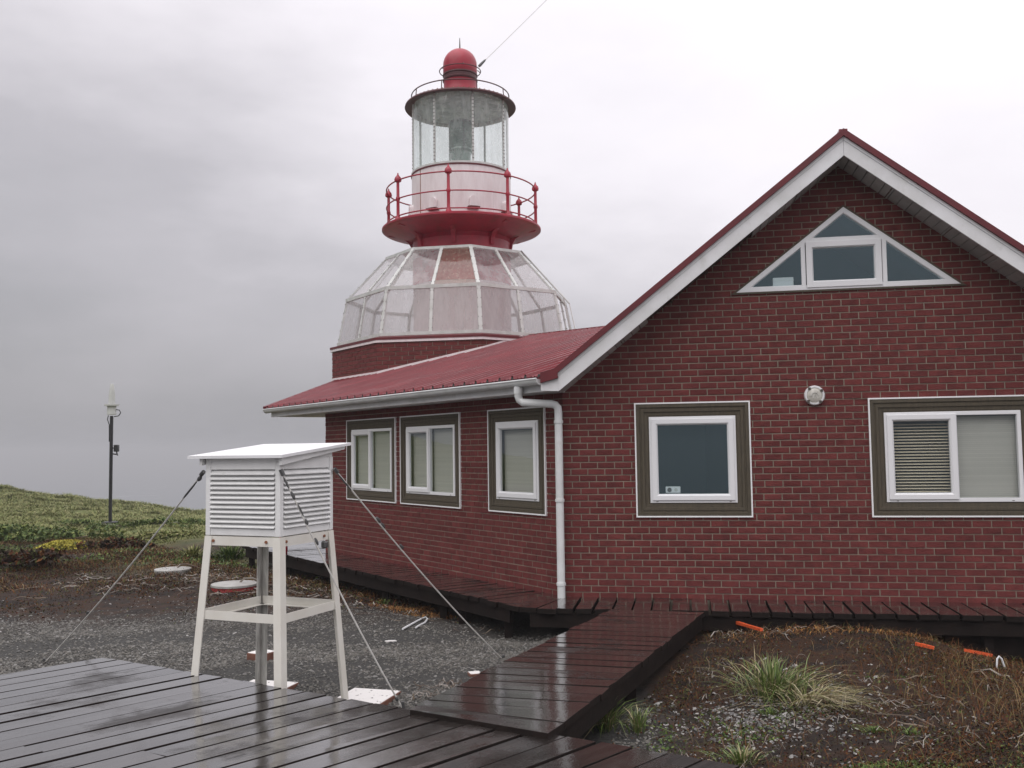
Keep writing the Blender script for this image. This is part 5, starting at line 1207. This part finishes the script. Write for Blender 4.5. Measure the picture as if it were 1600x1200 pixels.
# ---- grass tussocks, each a plant of its own
def tussock(label, px, py, n_, h, rad, lean=(.2, 1.2), dry=.3, seed=0, group='grass tussocks beside the boardwalk', mt_=None, wd=(.005, .009), bias=None, name='grass_tussock', cat='grass plant'):
    g = ground_at(px, py); rr = np.random.default_rng(seed); a = rr.uniform(0, 6.28, n_); q = np.abs(rr.normal(0, .5, n_))*rad
    x = np.cos(a)*q; y = np.sin(a)*q; ln_ = rr.uniform(*lean, n_)*(.4+q/rad); az = a+rr.normal(0, .5, n_)
    if bias is not None:
        k = rr.uniform(0, 1, n_) < bias[1]; az[k] = bias[0]+rr.normal(0, .5, k.sum()); ln_[k] = rr.uniform(1.1, 2.1, k.sum())
    V, Fa = blades(x, y, np.zeros(n_)-.01, rr.uniform(.45, 1.0, n_)*h, rr.uniform(*wd, n_), ln_, az=az, seed=seed+1)
    o = npmesh(name, V, Fa, mt_ or M['grassblade']); o.location = g; return tag(o, label, cat, group)
tussock('biggest green grass tussock, windswept, standing on the bare soil right of the boardwalk', 1208, 1088, 380, .36, .26, (.1, 1.5), seed=31, bias=(-.4, .12))
tussock('mat of bleached straw coloured blades lying flat just right of the biggest green tussock', 1268, 1104, 230, .26, .26, (.9, 2.2), seed=51, bias=(-.35, .6), mt_=M['bleached'], wd=(.004, .007))
tussock('green grass tussock hard against the right side of the boardwalk', 946, 1140, 170, .30, .12, (.3, 1.5), seed=32, bias=(3.3, .2))
tussock('small upright grass tuft a little right of the boardwalk', 998, 1146, 90, .22, .07, (.15, .8), seed=33)
tussock('short green grass tuft at the bottom edge of the picture by the deck', 1160, 1196, 170, .15, .13, (.3, 1.3), seed=34)
tussock('low green sprig growing in front of the big tussock', 1205, 1118, 90, .07, .10, (.4, 1.5), seed=35, mt_=M['leafgreen'])
tussock('low green tuft on the soil near the lower right corner', 1368, 1145, 90, .06, .09, (.5, 1.6), seed=36, mt_=M['leafgreen'])
tussock('small green sprout at the lower right among brown stems', 1222*1.165, 1150, 60, .07, .09, (.4, 1.4), seed=37, mt_=M['leafgreen'])
tussock('green grass clump below the far walkway, left of the tank lids', 300, 874, 260, .36, .36, (.3, 1.4), seed=38, wd=(.014, .026), group='grass clumps under the far walkway', mt_=M['hillgrass'])
tussock('dark green grass clump in front of the end of the far walkway', 360, 876, 340, .42, .42, (.3, 1.4), seed=39, wd=(.014, .026), group='grass clumps under the far walkway', mt_=M['leafgreen'])
tussock('tiny bright green plant under the side walkway', 599, 945, 50, .12, .08, (.6, 1.5), seed=40, mt_=M['leafgreen'], group=None)
# low shrubs on the moor
def shrub(label, px, py, rx, ry, h, n_, mt_, seed, ls=(.03, .07)):
    g = ground_at(px, py); rr = np.random.default_rng(seed); nb = 14
    c = np.stack([rr.normal(0, .45, nb)*rx, rr.normal(0, .45, nb)*ry, rr.uniform(.2, .7, nb)*h], 1); k = rr.integers(0, nb, n_)
    o_ = rr.normal(size=(n_, 3)); o_ /= np.linalg.norm(o_, axis=1)[:, None]; P = c[k]+o_*np.array([rx*.34, ry*.34, h*.36])*rr.uniform(.6, 1.05, (n_, 1)); P[:, 2] = np.maximum(P[:, 2], .0)
    zz = height(P[:, 0]+g.x, P[:, 1]+g.y)-g.z
    V, Fa = leaves(P[:, 0], P[:, 1], P[:, 2]+zz, rr.uniform(*ls, n_), seed+1, 1.0)
    st = MB(); t_ = thing('shrub', label, 'shrub', g, 0, 'low shrubs on the moor'); npmesh('foliage', V, Fa, mt_, t_)
    for i in range(nb): st.tube([(0, 0, -.05), (c[i][0]*.5, c[i][1]*.5, c[i][2]*.4), tuple(c[i])], [.025, .018, .008], 5)
    st.build('stem', M['dead'], t_, fix=False)
shrub('wide dark green shrub at the left edge of the moor', 45, 848, 1.6, .8, .42, 4200, M['shrubleaf'], 61)
shrub('green shrub just left of the antenna mast', 140, 822, 1.1, .5, .22, 1500, M['shrubleaf'], 62)
shrub('green shrub just right of the antenna mast base', 207, 824, 1.4, .5, .24, 1700, M['shrubleaf'], 63)
shrub('low shrub on the moor close to the left side of the shelter', 300, 824, 1.4, .6, .30, 1800, M['shrubleaf'], 64)
shrub('reddish brown bush in front of the dark green shrub', 175, 858, .7, .4, .25, 1400, M['leafbrown'], 65)
shrub('rusty brown low bush at the left edge below the green shrub', 20, 890, 1.3, .6, .35, 2200, M['leafbrown'], 66)
shrub('small olive bush between the mast base and the shelter', 250, 842, 1.2, .4, .22, 1400, M['hillgrass'], 67)
g = ground_at(105, 862); rr = np.random.default_rng(70); n_ = 2600; a = rr.uniform(0, 6.28, n_); q = np.sqrt(rr.uniform(0, 1, n_)); x = np.cos(a)*q*.75; y = np.sin(a)*q*.4
V, Fa = leaves(x, y, .22*(1-q**2)+height(x+g.x, y+g.y)-g.z+.02, rr.uniform(.015, .035, n_), 71, .6); o = npmesh('moss_cushion', V, Fa, M['moss']); o.location = g; tag(o, 'bright yellow moss cushion on the brown moor', 'moss')
